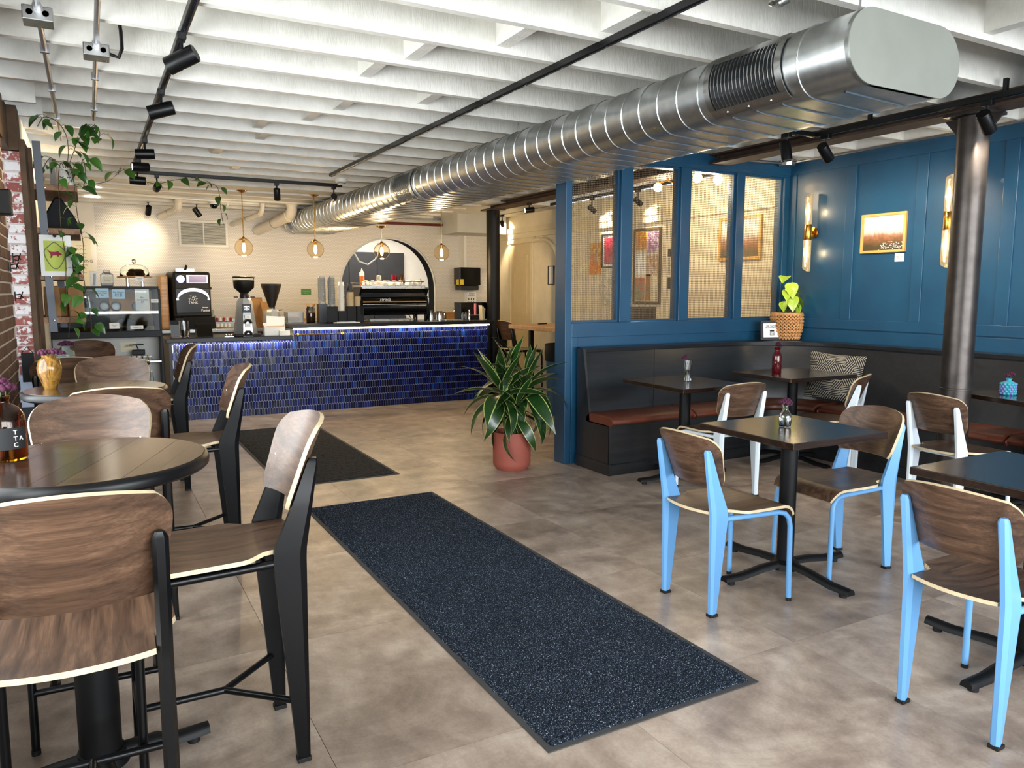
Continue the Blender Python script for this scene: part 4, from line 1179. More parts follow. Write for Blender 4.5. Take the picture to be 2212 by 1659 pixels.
def lab_fn(u, v): a = R(-100)+R(75)*u; return (.0578*cos(a), .0578*sin(a), .035+.062*v)
B().sheet(lab_fn, 12, 2, 0).build('label', 'ink', t, 60)
for k, (tx, zz) in enumerate((('T', .083), ('TA', .065), ('C', .047))):
    for i, chx in enumerate(tx):
        a = R(-58)+R(16)*i
        lettering(chx, .018, 'white_ink', t, TR(.0586*cos(a), .0586*sin(a), zz) @ RZ(a+PI/2) @ FRONT)
vase('ceramic_vase', 'brown glazed ceramic vase with a dark flower on the middle round table', -.19, 4.42, .97,
     [(.028, 0), (.032, .01), (.052, .07), (.056, .105), (.047, .14), (.030, .155), (.033, .168)], 'vase_glaze', [(-.02, 0, .178, .026), (.025, .0, .180, .028), (.055, 0, .172, .018)])
vase('flower_vase', 'round frosted white vase with a purple flower on the farthest table', -.155, 6.02, .97,
     [(.030, 0), (.048, .012), (.056, .045), (.050, .072), (.026, .088), (.024, .1), (.03, .112)], 'frost_glass', [(-.018, 0, .122, .026), (.018, .0, .126, .028), (0, .01, .13, .022)])
# ------------------------------------------------------------------ the tiled counter
ct = thing('service_counter', 'long counter faced with glossy cobalt blue picket tiles', 'counter', (0, 9.24, 0))
CX0, CX1, CXM = .78, 4.74, 2.11
B().box(CX0, CXM, .012, .70, 0, .885).box(CXM, CX1-.03, .012, .70, 0, 1.005).build('carcass', 'grout', ct, 0)
B().box(CX0-.03, CX0, .0, .70, 0, .885).build('end_panel', 'black_satin', ct, 0)
B().box(CX1-.03, CX1+.02, .0, .70, 0, 1.0).build('end_panel', 'black_satin', ct, 0)
TW, TP, PT, GAP = .0305, .0865, .0105, .0044
def tile_geo(cx, z0, z1, cut0, cut1):
    """elongated hexagon with a bevelled face"""
    h = TW/2-GAP/2
    out = []
    zt, zb = z1-GAP/2, z0+GAP/2
    pb = [(-h, zb+PT), (0, zb), (h, zb+PT)] if not cut0 else [(-h, zb), (h, zb)]
    pt = [(h, zt-PT), (0, zt), (-h, zt-PT)] if not cut1 else [(h, zt), (-h, zt)]
    P = pb+pt; n = len(P); mx = sum(p[0] for p in P)/n; mz = (zt+zb)/2
    ins = [(x*.74, mz+(z-mz)*.93) for x, z in P]
    ty, tx = random.uniform(-.0012, .0012), random.uniform(-.0012, .0012)
    vs = [(x, .012, z) for x, z in P]+[(x, .003, z) for x, z in P]+[(x, -.0005+tx*x/h+ty*(z-mz)/.04, z) for x, z in ins]
    fs = [(i, n+i, n+(i+1) % n, (i+1) % n) for i in range(n)]+[(n+i, 2*n+i, 2*n+(i+1) % n, n+(i+1) % n) for i in range(n)]+[tuple(2*n+i for i in range(n))]
    return [(x+cx, y, z) for x, y, z in vs], fs
tiles = []
rows = 12
for r_ in range(rows):
    zb = -.012+r_*TP
    for c in range(int((CX1-CX0)/TW)+1):
        cx = CX0+TW*(c+.5)+(TW/2 if r_ % 2 else 0)
        if cx+TW/2 > CX1+.002: continue
        top = .885 if cx < CXM else .995
        z0, z1 = zb, zb+TP+PT
        if z1-PT*2 > top-.02 and z0 > top-.03: continue
        tiles.append((cx, max(z0, .001), min(z1, top), z0 < 0, z1 > top))
def tile_obj(lst, name):
    vs = []; fs = []; tint = []
    for a in lst:
        v, f = tile_geo(*a); k = len(vs); vs += v; fs += [tuple(i+k for i in q) for q in f]
        x = a[0]; tn = min(1, max(0, .42+.25*random.gauss(0, 1)+.10*math.sin(x*3.1+a[1]*9))); tint += [tn]*len(v)
    g = B().add(vs, fs); o = g.build(name, 'blue_tile', ct, 0)
    at = o.data.attributes.new('tint', 'FLOAT', 'POINT'); at.data.foreach_set('value', tint)
    return o
near = sorted(tiles, key=lambda a: a[0])
for a in near[:300]: tile_obj([a], 'tile')
rest = tile_obj(near[300:], 'tile'); rest['kind'] = 'stuff'
B().box(CXM+.01, CX1, -.004, .02, 1.0, 1.02).build('led_strip', 'led_strip', ct, 0)
lamp('AREA', 'led_glow', ((CXM+CX1)/2, -.03, .995), 4, (1, .84, .5), ct); l = bpy.data.lights['led_glow']; l.shape = 'RECTANGLE'; l.size = 2.6; l.size_y = .02
lamp('AREA', 'led_glow', ((CX0+CXM)/2, -.03, .878), 3.5, (1, .9, .75), ct); l = [q for q in bpy.data.lights if q.name.startswith('led_glow')][-1]; l.shape = 'RECTANGLE'; l.size = 1.3; l.size_y = .02
rlb = thing('foot_rail', 'short polished brass rail fixed high on the blue tiles', 'rail', (2.42, 9.225, .94))
B().cyl((-.30, -.05, 0), (.30, -.05, 0), .007, 10).build('bar', 'bright_brass', rlb)
for s in (-.27, .27): B().cyl((s, 0, 0), (s, -.05, 0), .008, 10).sphere((s, -.052, 0), .019, 12, 8).build('mount', 'bright_brass', rlb)
for x0, x1, z0, z1, y0, lab in ((CX0-.06, CXM+.0, .885, .930, -.03, 'low black worktop by the till at the left of the counter'), (CXM-.03, CX1+.05, 1.02, 1.065, -.05, 'raised black worktop carrying the espresso machine')):
    t = thing('worktop', lab, 'worktop', ((x0+x1)/2, 9.24, 0))
    h = (x1-x0)/2
    B().box(-h, h, y0, .72, z0, z1).build('slab', 'black_satin', t, 0, bevel=.004)
# back counter along the tiled wall
bk = thing('back_counter', 'stainless work counter along the tiled back wall', 'counter', (2.2, 11.35, 0))
B().box(-1.6, 1.15, -.30, .33, .90, .945).build('top', 'steel', bk, 0, bevel=.004)
B().box(-1.6, 1.15, -.28, .33, .1, .90).build('cabinet', 'dark_grey', bk, 0)
B().box(-1.6, 1.15, .30, .335, .945, 1.05).build('backsplash', 'steel', bk, 0)
b2 = thing('back_counter', 'dark back counter with the sink below the towel dispenser', 'counter', (5.2, 11.35, 0))
B().box(-1.75, .8, -.30, .14, .92, .96).build('top', 'dark_grey', b2, 0, bevel=.004); B().box(-1.75, .8, -.28, .14, .1, .92).build('cabinet', 'black_plastic', b2, 0)

# ------------------------------------------------------------------ on the low worktop
ZL, ZR = .931, 1.066
def cylthing(name, lab, cat, x, y, z, prof, matn, n=20, group=None, M=None):
    t = thing(name, lab, cat, (x, y, z), 0, group)
    B().lathe(prof, n).build('body', matn, t, 40, M=M); return t
t = thing('card_holder', 'clear holder of dark cards beside the till glass', 'holder', (.84, 9.36, ZL), R(10))
B().box(-.05, .05, -.03, .04, 0, .012).build('base', 'kraft', t, 0); B().box(-.045, .045, .01, .014, .012, .20, M=RX(R(-8))).build('card', 'black_plastic', t, 0); B().box(-.05, .05, .0, .003, .01, .15, M=RX(R(-8))).build('cover', 'plastic_clear', t, 0)
t = thing('tip_glass', 'tall clear glass with banknotes at the till', 'glass', (.935, 9.42, ZL))
B().lathe([(.052, 0), (.058, .006), (.060, .19), (.057, .19), (.055, .012), (.0001, .012)], 24, cap=False).build('vessel', 'glass', t, 60)
for a, c in ((-.015, 'kraft'), (.015, 'paper')): B().box(a-.012, a+.012, -.02, .02, .013, .09, M=RY(R(a*400))).build('note', c, t, 0)
t = thing('till_tablet', 'black tablet till seen from behind on its stand', 'till', (1.12, 9.42, ZL), R(4))
B().box(-.17, .17, -.012, .012, .10, .245, M=TR(0, .02, 0) @ RX(R(-22))).build('tablet', 'black_plastic', t, 0, bevel=.006)
B().prism([(-.04, 0), (.12, 0), (.07, .15), (.04, .15)], -.085, .085, M=TR(0.03, 0, 0) @ RZ(PI/2) @ RX(PI/2)).build('stand', 'black_satin', t, 0, bevel=.004)
t = thing('grinder', 'tall silver coffee grinder with a round bean hopper', 'grinder', (1.61, 9.46, ZL), R(3))
prof = [(.135, .0), (.135, .03), (.118, .16), (.088, .40), (.072, .44)]
g = B(); oc = [(1, .45), (.45, 1), (-.45, 1), (-1, .45), (-1, -.45), (-.45, -1), (.45, -1), (1, -.45)]
vs = [(a*r_*.92, b_*r_*.95, z) for r_, z in prof for a, b_ in oc]
g.add(vs, [(j*8+i, j*8+(i+1) % 8, (j+1)*8+(i+1) % 8, (j+1)*8+i) for j in range(4) for i in range(8)]+[tuple(range(7, -1, -1)), tuple(32+i for i in range(8))])
mat('grinder_silver', '#aeb2b6', .32, .7); g.build('body', 'grinder_silver', t, 20)
B().box(-.15, .15, -.13, .13, 0, .028).build('foot', 'black_plastic', t, 0, bevel=.006)
B().box(-.052, .052, -.106, -.098, .275, .375, M=TR(0, .006, 0)).build('badge', 'dark_grey', t, 0, bevel=.003)
lettering('MEM\nVEM', .034, 'steel', t, TR(0, -.1008, .327) @ FRONT)
for z, tx in ((.205, '1 1'), (.105, '1 1')):
    B().box(-.03, .03, -.135, -.128, z, z+.042, M=TR(0, .008, 0)).build('sticker', 'paper', t, 0); lettering(tx, .022, 'ink', t, TR(0, -.1282, z+.02) @ FRONT)
for z in (.15, .015):
    pts = [(.048*cos(a), -.132, z+.05*sin(a)) for a in [PI*i/10 for i in range(11)]]
    B().tube(pts, .008, 6).build('spout_arch', 'steel', t); B().tube([(x*.7, y, z+(zz-z)*.7) for x, y, zz in pts], .012, 6).build('spout_inset', 'black_plastic', t)
B().lathe([(.052, .44), (.052, .47), (.045, .50)], 18).build('collar', 'black_satin', t)
for s in (-1, 1): B().cyl((s*.07, 0, .455), (s*.12, 0, .455), .006, 8).build('lever', 'black_plastic', t)
B().lathe([(.045, .50), (.115, .565), (.122, .68)], 26, cap=False).build('hopper', 'case_glass', t, 60)
B().lathe([(.0001, .502), (.043, .503), (.112, .567), (.117, .65), (.06, .655), (.0001, .64)], 22, cap=False).build('beans', 'beans', t, 60)
B().lathe([(.124, .68), (.125, .694), (.11, .70)], 26).build('lid', 'black_plastic', t)
t = thing('grinder', 'second shorter grinder with a wide brown cone hopper', 'grinder', (1.975, 9.72, .931), R(8))
B().box(-.11, .11, -.12, .12, 0, .03).build('foot', 'black_plastic', t, 0)
vs = [(a*r_*.92, b_*r_*.95, z) for r_, z in [(.12, .03), (.115, .12), (.088, .27), (.07, .30)] for a, b_ in oc]
B().add(vs, [(j*8+i, j*8+(i+1) % 8, (j+1)*8+(i+1) % 8, (j+1)*8+i) for j in range(3) for i in range(8)]+[tuple(range(7, -1, -1)), tuple(24+i for i in range(8))]).build('body', 'grinder_silver', t, 20)
B().lathe([(.035, .30), (.038, .325)], 16).build('collar', 'chrome', t)
B().lathe([(.035, .325), (.118, .585), (.121, .60), (.121, .615)], 24).build('hopper', 'beans', t, 40)
B().cyl((.08, 0, .29), (.13, 0, .295), .006, 8).build('lever', 'black_plastic', t)
t = thing('card_box', 'white box holding cards and a printed slip before the grinder', 'box', (1.93, 9.36, ZL), R(-3))
B().box(-.13, .11, -.05, .06, 0, .006).box(-.13, .11, -.05, -.045, 0, .10).box(-.13, -.125, -.05, .06, 0, .12).box(.105, .11, -.05, .06, 0, .13).box(-.13, .11, .055, .06, 0, .15).build('tray', 'white_plastic', t, 0)
B().box(-.10, .11, .02, .024, .03, .235, M=RX(R(-12)) @ RY(R(4))).build('card', 'paper', t, 0); B().box(-.09, .10, .01, .012, .03, .12, M=RX(R(-14))).build('print', 'poster_map', t, 0)
B().box(-.07, .045, -.056, -.052, .03, .085, M=RX(R(-10))).build('slip', 'paper', t, 0); lettering('THANK YOU\n$ 5', .015, 'ink', t, TR(-.012, -.0485, .055) @ RX(R(80)))
t = tag(B().box(-.06, .06, -.02, .02, 0, .062).build('card_stack', 'paper', None, 0, bevel=.006), 'small white stack of cards at the right end of the low worktop', 'cards'); t.location = (2.02, 9.27, ZL)
t = thing('bell_tray', 'small silver trinkets beside the till', 'tray', (1.40, 9.33, ZL)); B().box(-.05, .05, -.03, .03, 0, .008).build('tray', 'steel', t, 0)
for x in (-.03, 0, .03): B().sphere((x, 0, .022), .014, 10, 8).build('bell', 'chrome', t)

# ------------------------------------------------------------------ on the raised worktop
t = thing('bread_tub', 'clear tub with a brown paper bag inside', 'tub', (2.24, 9.72, ZR))
B().box(-.10, .10, -.10, .10, 0, .004).box(-.10, .10, -.10, -.097, 0, .13).box(-.10, .10, .097, .10, 0, .13).box(-.10, -.097, -.1, .1, 0, .13).box(.097, .10, -.1, .1, 0, .13).build('tub', 'plastic_clear', t, 0)
B().sphere((0, 0, .055), .08, 14, 8, sx=1, sy=.9, sz=.6).build('bag', 'kraft', t, 60); B().box(-.115, .115, -.13, .12, -.002, .0).build('tray', 'paper', t, 0)
t = thing('spice_jar', 'glass jar of orange spice with a wooden lid', 'jar', (2.40, 9.52, ZR))
B().lathe([(.052, 0), (.056, .01), (.056, .17), (.045, .195), (.045, .205)], 24, cap=False).build('jar', 'glass', t, 60); B().lathe([(.0001, .004), (.051, .005), (.051, .125), (.0001, .13)], 20, cap=False).build('spice', 'spice', t, 60); B().lathe([(.056, .205), (.056, .235)], 24).build('lid', 'light_wood', t)
bx0 = None
for k, (x, w_, h) in enumerate(((2.545, .055, .235), (2.665, .062, .20), (2.79, .055, .145), (2.905, .056, .20), (3.02, .045, .20))):
    lab = ('tallest black box, with the left stack of clear cups', 'black box with the right stack of clear cups', 'lowest black box, under the white cup stack', 'black box below the card cups with grey tops', 'narrow black box against the espresso machine')[k]
    t = thing('cup_dispenser', lab, 'dispenser', (x, 9.52, ZR), 0, 'black cup dispensers')
    B().box(-w_, w_, -.055, .055, 0, h).build('box', 'black_plastic' if k else 'black_gloss', t, 0, bevel=.003)
def cupstack(name, lab, x, y, z, r0, r1, hcup, n, step, matn, taper=None):
    t = thing(name, lab, 'cups', (x, y, z), 0, 'stacked takeaway cups')
    c0 = None
    for i in range(n):
        if c0 is None:
            c0 = B().lathe([(r0, 0), (r1, -hcup), (r1+.003, -hcup), (r1+.003, -hcup-.004)], 16, cap=True).build('cup', matn, t, 40); c0.matrix_basis = TR(0, 0, (n-i)*step+hcup*.15)
        else: part_copy(c0, t, TR(random.uniform(-.002, .002), random.uniform(-.002, .002), (n-i)*step+hcup*.15))
    return t
def stack2(name, lab, x, z, r0, r1, h, n, matn):
    """upside-down cups nested in a column from z up, height h"""
    t = thing(name, lab, 'cups', (x, 9.52, z), 0, 'stacked takeaway cups')
    st = (h-.05)/n; c0 = None
    for i in range(n):
        M = TR(random.uniform(-.0015, .0015), random.uniform(-.0015, .0015), i*st)
        if c0 is None:
            c0 = B().lathe([(r1+.002, 0), (r1+.002, .005), (r1, .006), (r0, .05)], 18).build('cup', matn, t, 40); c0.matrix_basis = M
        else: part_copy(c0, t, M)
    return t
stack2('clear_cups', 'left tall stack of clear plastic cups', 2.545, ZR+.235, .040, .046, .36, 14, 'plastic_clear')
stack2('clear_cups', 'right tall stack of clear plastic cups', 2.665, ZR+.20, .040, .046, .40, 15, 'plastic_clear')
stack2('paper_cups', 'tall stack of plain white paper cups', 2.79, ZR+.145, .030, .040, .38, 16, 'cup_white')
stack2('card_cups', 'squat stack of brown card cups', 2.905, ZR+.20, .042, .044, .20, 7, 'cup_card')
stack2('card_cups', 'short stack of card cups hard against the espresso machine', 3.0, ZR+.20, .040, .042, .14, 5, 'cup_card')
cylthing('grey_cups', 'small dark grey cup upside down on the brown card cups', 'cups', 2.905, 9.52, ZR+.40, [(.042, 0), (.032, .09)], 'dark_grey')
t = tag(B().box(-.16, .16, -.03, .03, 0, .010).box(-.12, .1, -.045, .02, .010, .016).build('napkins', 'paper', None, 0), 'flat white napkins along the front edge of the raised worktop', 'napkins'); t.location = (2.78, 9.27, ZR)

# espresso machine
em = thing('espresso_machine', 'black espresso machine with a chrome cup rail and white lettering', 'espresso machine', (3.49, 9.58, ZR))
EW = .44
prof = [(-.05, .08), (-.10, .10), (-.115, .18), (-.10, .25), (-.055, .30), (-.06, .33), (-.05, .36), (-.055, .385), (-.04, .42), (.38, .42), (.40, .08)]
MY = Matrix(((0, 0, 1, 0), (1, 0, 0, 0), (0, 1, 0, 0), (0, 0, 0, 1)))
B().prism(prof, -EW, EW, M=MY).build('body', 'black_gloss', em, 30)
B().box(-EW, EW, -.065, .38, .42, .465).build('cup_tray', 'steel', em, 0, bevel=.004)
B().box(-EW+.005, EW-.005, -.124, -.116, .215, .228).build('trim_strip', 'steel', em, 0, bevel=.003)
B().box(-EW+.005, EW-.005, -.118, -.095, .245, .262).build('trim_strip', 'brass', em, 0, bevel=.003)
for s in (-1, 1):
    sp = [(-.10, .0), (-.05, .0), (-.075, .12), (-.07, .24), (-.02, .36), (.02, .43), (.42, .43), (.42, .40), (.06, .39), (.02, .34), (-.10, .43), (-.16, .45), (-.13, .38), (-.10, .30), (-.125, .20), (-.125, .1)]
    sp = [(-.06, 0), (.0, 0), (-.02, .10), (.36, .10), (.36, .44), (-.10, .44), (-.12, .42), (-.06, .34), (-.085, .28), (-.13, .20), (-.115, .08)]
    B().prism(sp, s*(EW+.012)-.014, s*(EW+.012)+.014, M=MY).build('side_frame', 'black_satin', em, 0, bevel=.004)
    B().box(s*EW-.02, s*EW+.02, .28, .34, 0, .10).build('foot', 'black_satin', em, 0)
B().tube([(-EW, .36, .50), (-EW, -.03, .49), (-EW+.05, -.085, .515), (EW-.03, -.085, .515), (EW, .36, .50)], .006, 8).build('cup_rail', 'chrome', em)
for x in (-.38, 0, .38): B().cyl((x, -.06, .46), (x, -.085, .515), .004, 6).build('rail_post', 'chrome', em)
lettering('strada', .062, 'white_ink', em, TR(-.13, -.085, .283) @ RX(R(68)), shear=.35, space=1)
B().box(-.30, .30, .02, .22, .0, .03).build('drip_tray', 'steel', em, 0); B().box(-.25, .18, -.02, .02, .035, .07).build('drip_panel', 'dark_grey', em, 0)
for x in (.22, .29): B().tube([(x, .03, .09), (x+.02, -.02, .05), (x+.015, -.02, .0)], .006, 6).build('spout', 'chrome', em)
B().tube([(EW+.03, .05, .36), (EW+.06, -.03, .30), (EW+.05, -.03, .10)], .006, 8).build('steam_wand', 'chrome', em); B().cyl((EW+.03, 0, .33), (EW+.03, 0, .42), .012, 10).build('wand_grip', 'ruby_glass', em)
# cups on the machine
ZC2 = ZR+.466; cup0 = None
for k, (x, dy, r_) in enumerate(((-.34, .03, .04), (-.26, -.02, .042), (-.17, .0, .042), (-.08, .02, .04), (.03, -.02, .045), (.12, -.02, .045), (-.22, .1, .04), (-.3, .12, .04), (0, .11, .042), (.1, .12, .042))):
    lab = ('first', 'second', 'third', 'fourth', 'fifth', 'sixth')[k if k < 6 else k-6]+' white cup from the left in the '+('front' if k < 6 else 'back')+' row on the espresso machine'
    M = (3.49+x, 9.62+dy, ZC2)
    if cup0 is None:
        cup0 = thing('espresso_cup', lab, 'cup', M, 0, 'white cups upside down on the espresso machine')
        B().lathe([(.042, 0), (.041, .02), (.03, .05), (.02, .058), (.02, .063)], 18).build('bowl', 'white_ceramic', cup0, 40)
        B().tube([(.04, 0, .012), (.062, 0, .016), (.06, 0, .04), (.034, 0, .042)], .005, 6).build('handle', 'white_ceramic', cup0)
    else: dup(cup0, M, random.uniform(-2.2, -.9), lab)
for k, (x, lab) in enumerate(((.245, 'left of two wide white bowls on the espresso machine'), (.365, 'right of two wide white bowls on the espresso machine'))):
    cylthing('bowl', lab, 'bowl', 3.49+x, 9.60, ZC2, [(.062, 0), (.058, .03), (.04, .062), (.028, .07)], 'white_ceramic', 24)
cylthing('tumbler', 'clear cut tumbler upside down among the white cups', 'glass', 3.49-.13, 9.74, ZC2, [(.045, 0), (.035, .13), (.0001, .135)], 'plastic_clear')
cylthing('tumbler', 'amber tumbler upside down on the espresso machine', 'glass', 3.49+.165, 9.66, ZC2+.03, [(.042, 0), (.038, .04), (.028, .11), (.0001, .112)], 'amber_glass')
for k, (x, y) in enumerate(((.08, 9.76), (.13, 9.8))): cylthing('tumbler', ('left', 'right')[k]+' of two ruby red tumblers behind the amber one', 'glass', 3.49+x, y, ZC2+.02, [(.035, 0), (.028, .12), (.0001, .122)], 'ruby_glass')
t = thing('squeeze_bottle', 'squeeze bottle of caramel sauce with white nozzle', 'bottle', (3.49-.36, 9.72, ZC2)); B().lathe([(.030, 0), (.031, .12)], 16).build('sauce', 'spice', t); B().lathe([(.031, .12), (.031, .165), (.012, .185), (.005, .215)], 16).build('nozzle', 'white_plastic', t)
cylthing('mug', 'dark red bottle standing on the machine right of the bowls', 'bottle', 3.49+.47, 9.75, ZC2-.02, [(.016, 0), (.016, .06), (.007, .09), (.007, .11)], 'red_glass')
t = thing('milk_jug', 'steel milk jug right of the espresso machine', 'jug', (4.12, 9.5, ZR)); B().lathe([(.046, 0), (.046, .05), (.038, .11), (.042, .125)], 20).build('body', 'chrome', t, 40); B().tube([(.04, 0, .1), (.075, 0, .09), (.07, 0, .03), (.045, 0, .02)], .005, 6).build('handle', 'chrome', t)
t = thing('milk_jug', 'second steel jug, nearer the espresso machine', 'jug', (4.02, 9.56, ZR)); B().lathe([(.042, 0), (.042, .05), (.036, .13), (.04, .14)], 20).build('body', 'steel', t, 40); B().tube([(-.035, 0, .1), (-.07, 0, .09), (-.065, 0, .03), (-.04, 0, .02)], .005, 6).build('handle', 'steel', t)
t = tag(B().box(-.12, .12, -.07, .07, 0, .012).build('chopping_board', 'steel', None, 0, bevel=.003), 'flat steel tray on the worktop right of the jugs', 'tray'); t.location = (4.28, 9.42, ZR)
t = thing('pastry_bin', 'tan box and dark canister by the sink tap', 'bin', (4.95, 11.15, .96)); B().box(-.02, .28, -.08, .1, 0, .17).build('box', 'kraft', t, 0, bevel=.01); B().box(-.20, -.03, -.06, .08, 0, .17).build('canister', 'kraft_dark', t, 0, bevel=.012)
t = thing('sink_tap', 'curved chrome sink tap below the towel dispenser', 'tap', (5.20, 11.30, .96)); B().tube([(.03, 0, 0), (.03, 0, .18), (.015, 0, .23), (-.03, -.03, .24), (-.06, -.05, .22), (-.065, -.05, .17)], .011, 10).build('spout', 'chrome', t, 60)
t = thing('mini_fridge', 'black glossy under shelf fridge with a pink roll on its tray', 'fridge', (4.72, 9.70, ZR)); B().box(-.20, .24, 0, .2, 0, .235).build('case', 'black_gloss', t, 0, bevel=.006); B().box(-.06, .10, -.055, -.003, .055, .065).build('tray', 'steel', t, 0)
B().box(-.06, .1, -.05, 0, 0, .055).build('ledge', 'black_plastic', t, 0)
cylthing('pink_roll', 'pink roll standing on the black tray at the counter end', 'roll', 4.74, 9.67, ZR+.066, [(.017, 0), (.017, .155)], 'pink')
for k, (x, h, r_) in enumerate(((4.51, .10, .018), (4.56, .10, .018), (4.61, .14, .02))): cylthing('shaker', ('left', 'middle', 'right')[k]+' of three small glass shakers at the counter end', 'shaker', x, 9.60, ZR, [(r_, 0), (r_, h*.7), (r_*.6, h*.8), (r_*.7, h)], 'plastic_clear' if k < 2 else 'chrome', 12)
t = thing('menu_papers', 'pale papers standing at the right end of the counter', 'papers', (4.70, 9.40, ZR)); 
for k in range(3): B().box(-.002+k*.012, 0.002+k*.012, -.05, .05, 0, .20-.02*k, M=RY(R(-4+4*k))).build('sheet', 'paper_warm', t, 0)
# on and above the back counter
ov = thing('speed_oven', 'black panini oven with steel curved handle and small screen', 'oven', (1.20, 11.34, .945), R(4))
B().box(-.235, .235, -.30, .26, .16, .77).build('case', 'black_plastic', ov, 0, bevel=.03)
B().box(-.215, .215, -.315, -.30, .22, .55).build('door', 'black_satin', ov, 0, bevel=.01)
hp = [(.19*cos(a)*1.05, -.335, .40+.13*sin(a)) for a in [PI*(.08+.84*i/14) for i in range(15)]]
B().sheet(lambda u, v: (.20*cos(PI*(.06+.88*u)), -.335, .40+.13*sin(PI*(.06+.88*u))+.045*(v-.5)), 20, 1, .02).build('handle', 'steel', ov, 40)
for s in (-1, 1): B().box(s*.195-.014, s*.195+.014, -.335, -.31, .39, .42).build('handle_foot', 'steel', ov, 0)
B().lathe([(.034, -.001), (.05, 0), (.05, .006), (.034, .008)], 24, M=TR(-.14, -.301, .67) @ RX(PI/2), cap=False).build('ring_dial', 'ring_light', ov); B().lathe([(.033, 0), (.033, .006)], 20, M=TR(-.14, -.301, .67) @ RX(PI/2)).build('knob', 'steel', ov)
B().box(-.07, .2, -.306, -.30, .615, .725).build('panel', 'steel', ov, 0, bevel=.003); B().box(-.04, .185, -.309, -.306, .625, .715).build('screen', 'screen', ov, 0)
lettering('TAP\nTHAT\nTANK', .045, 'white_ink', ov, TR(0, -.3165, .395) @ FRONT, depth=.001); lettering('Panini', .045, 'white_ink', ov, TR(.15, -.3165, .255) @ FRONT, depth=.001); lettering('Ventless', .022, 'brass', ov, TR(.15, -.3165, .295) @ FRONT)
B().box(-.23, .23, -.31, .25, .10, .16).build('base', 'black_plastic', ov, 0, bevel=.008)
for x in (-.19, .19):
    for y in (-.25, .2): B().cyl((x, y, 0), (x, y, .10), .02, 10).build('foot', 'black_plastic', ov)
B().cyl((.235, -.1, .55), (.28, -.1, .55), .018, 10).build('side_knob', 'black_plastic', ov)
t = thing('tasting_spoon', 'black handled tool standing behind the oven', 'tool', (1.2, 11.62, .945)); B().box(-.12, .12, 0, .02, 0, .82).build('panel', 'steel', t, 0); B().cyl((0, -.03, .80), (.02, -.04, .87), .016, 10).build('handle', 'black_plastic', t)
t = tag(B().box(-.05, .05, -.26, .2, 0, .72).build('side_board', 'light_wood', None, 0, bevel=.02), 'tall tan board standing left of the oven', 'board'); t.location = (.885, 11.4, .945)
t = thing('sauce_caddy', 'low rack of sauce bottles right of the oven', 'rack', (1.62, 11.2, .945))
for z in (.02, .10): B().box(-.12, .12, -.05, .05, z-.008, z).build('tier', 'dark_grey', t, 0)
for k in range(5): B().lathe([(.018, 0), (.018, .04), (.01, .05)], 10, (-.09+k*.045, -.02, .10)).build('jar', 'white_ceramic' if k % 2 else 'red_fox', t)
for k in range(4): B().lathe([(.02, 0), (.02, .045)], 10, (-.08+k*.05, -.02, .02)).build('jar', 'paper', t)
cylthing('oil_bottle', 'tall glass bottle beside the oven', 'bottle', 1.50, 11.3, .945, [(.03, 0), (.03, .16), (.012, .2), (.012, .26)], 'frost_glass')
for k, x in enumerate((1.84, 1.92)): cylthing('spice_pot', ('left', 'right')[k]+' of two small lidded jars between oven and grinder', 'jar', x, 11.2, .945, [(.032, 0), (.032, .08), (.026, .085), (.026, .105)], 'frost_glass', 14)
def paperbag(name, lab, x, y, z, w_, d, h, rz, matn, fold=True):
    t = thing(name, lab, 'bag', (x, y, z), R(rz))
    g = B(); vs = [(-w_, -d, 0), (w_, -d, 0), (w_, d, 0), (-w_, d, 0), (-w_, -d, h*.62), (w_, -d, h*.62), (w_, d, h*.62), (-w_, d, h*.62), (-w_*.96, -.004, h), (w_*.96, -.004, h), (w_*.96, .006, h), (-w_*.96, .006, h), (-w_*.8, 0, h*.66), (w_*.8, 0, h*.66)]
    g.add(vs, [(0, 1, 5, 4), (2, 3, 7, 6), (4, 5, 9, 8), (6, 7, 11, 10), (8, 9, 10, 11), (1, 2, 6, 13), (1, 13, 5), (6, 10, 13), (5, 13, 9), (9, 13, 10), (3, 0, 4, 12), (3, 12, 7), (4, 8, 12), (8, 11, 12), (7, 12, 11), (3, 2, 1, 0)])
    g.build('paper_body', matn, t, 0)
    if fold: B().box(-w_*.97, w_*.97, -.012, .012, h-.02, h+.004).build('rolled_top', matn, t, 0, bevel=.005)
    return t
paperbag('paper_bag', 'front brown paper bag on the back counter behind the grinders', 2.20, 11.15, .945, .10, .07, .36, 12, 'kraft')
paperbag('paper_bag', 'taller tan paper bag leaning behind the front one', 2.08, 11.32, .945, .09, .06, .42, -6, 'kraft')
t = thing('bus_tray', 'shallow steel tray leaning on the back counter', 'tray', (2.62, 11.15, .945)); B().box(-.25, .25, -.14, .14, 0, .09).build('pan', 'steel', t, 0, bevel=.02); B().sphere((0, 0, .09), .13, 14, 8, sx=1.4, sy=.7, sz=.35, z0=0).build('wrapped_bread', 'kraft', t, 60)
t = thing('green_sign', 'small green card on the tiled wall behind the cups', 'sign', (2.89, YB-.004, 1.445)); B().box(-.075, .075, -.003, .003, -.045, .045).build('card', 'green_card', t, 0, bevel=.004)
lettering('ALLERGENS', .018, 'art_green', t, TR(0, -.0035, .01) @ FRONT); lettering('ASK US', .018, 'art_green', t, TR(0, -.0035, -.015) @ FRONT)
vg = thing('vent_grille', 'white two part louvred vent grille in the tiled wall', 'vent', (1.475, YB, 2.26))
VW, VH = .325, .185
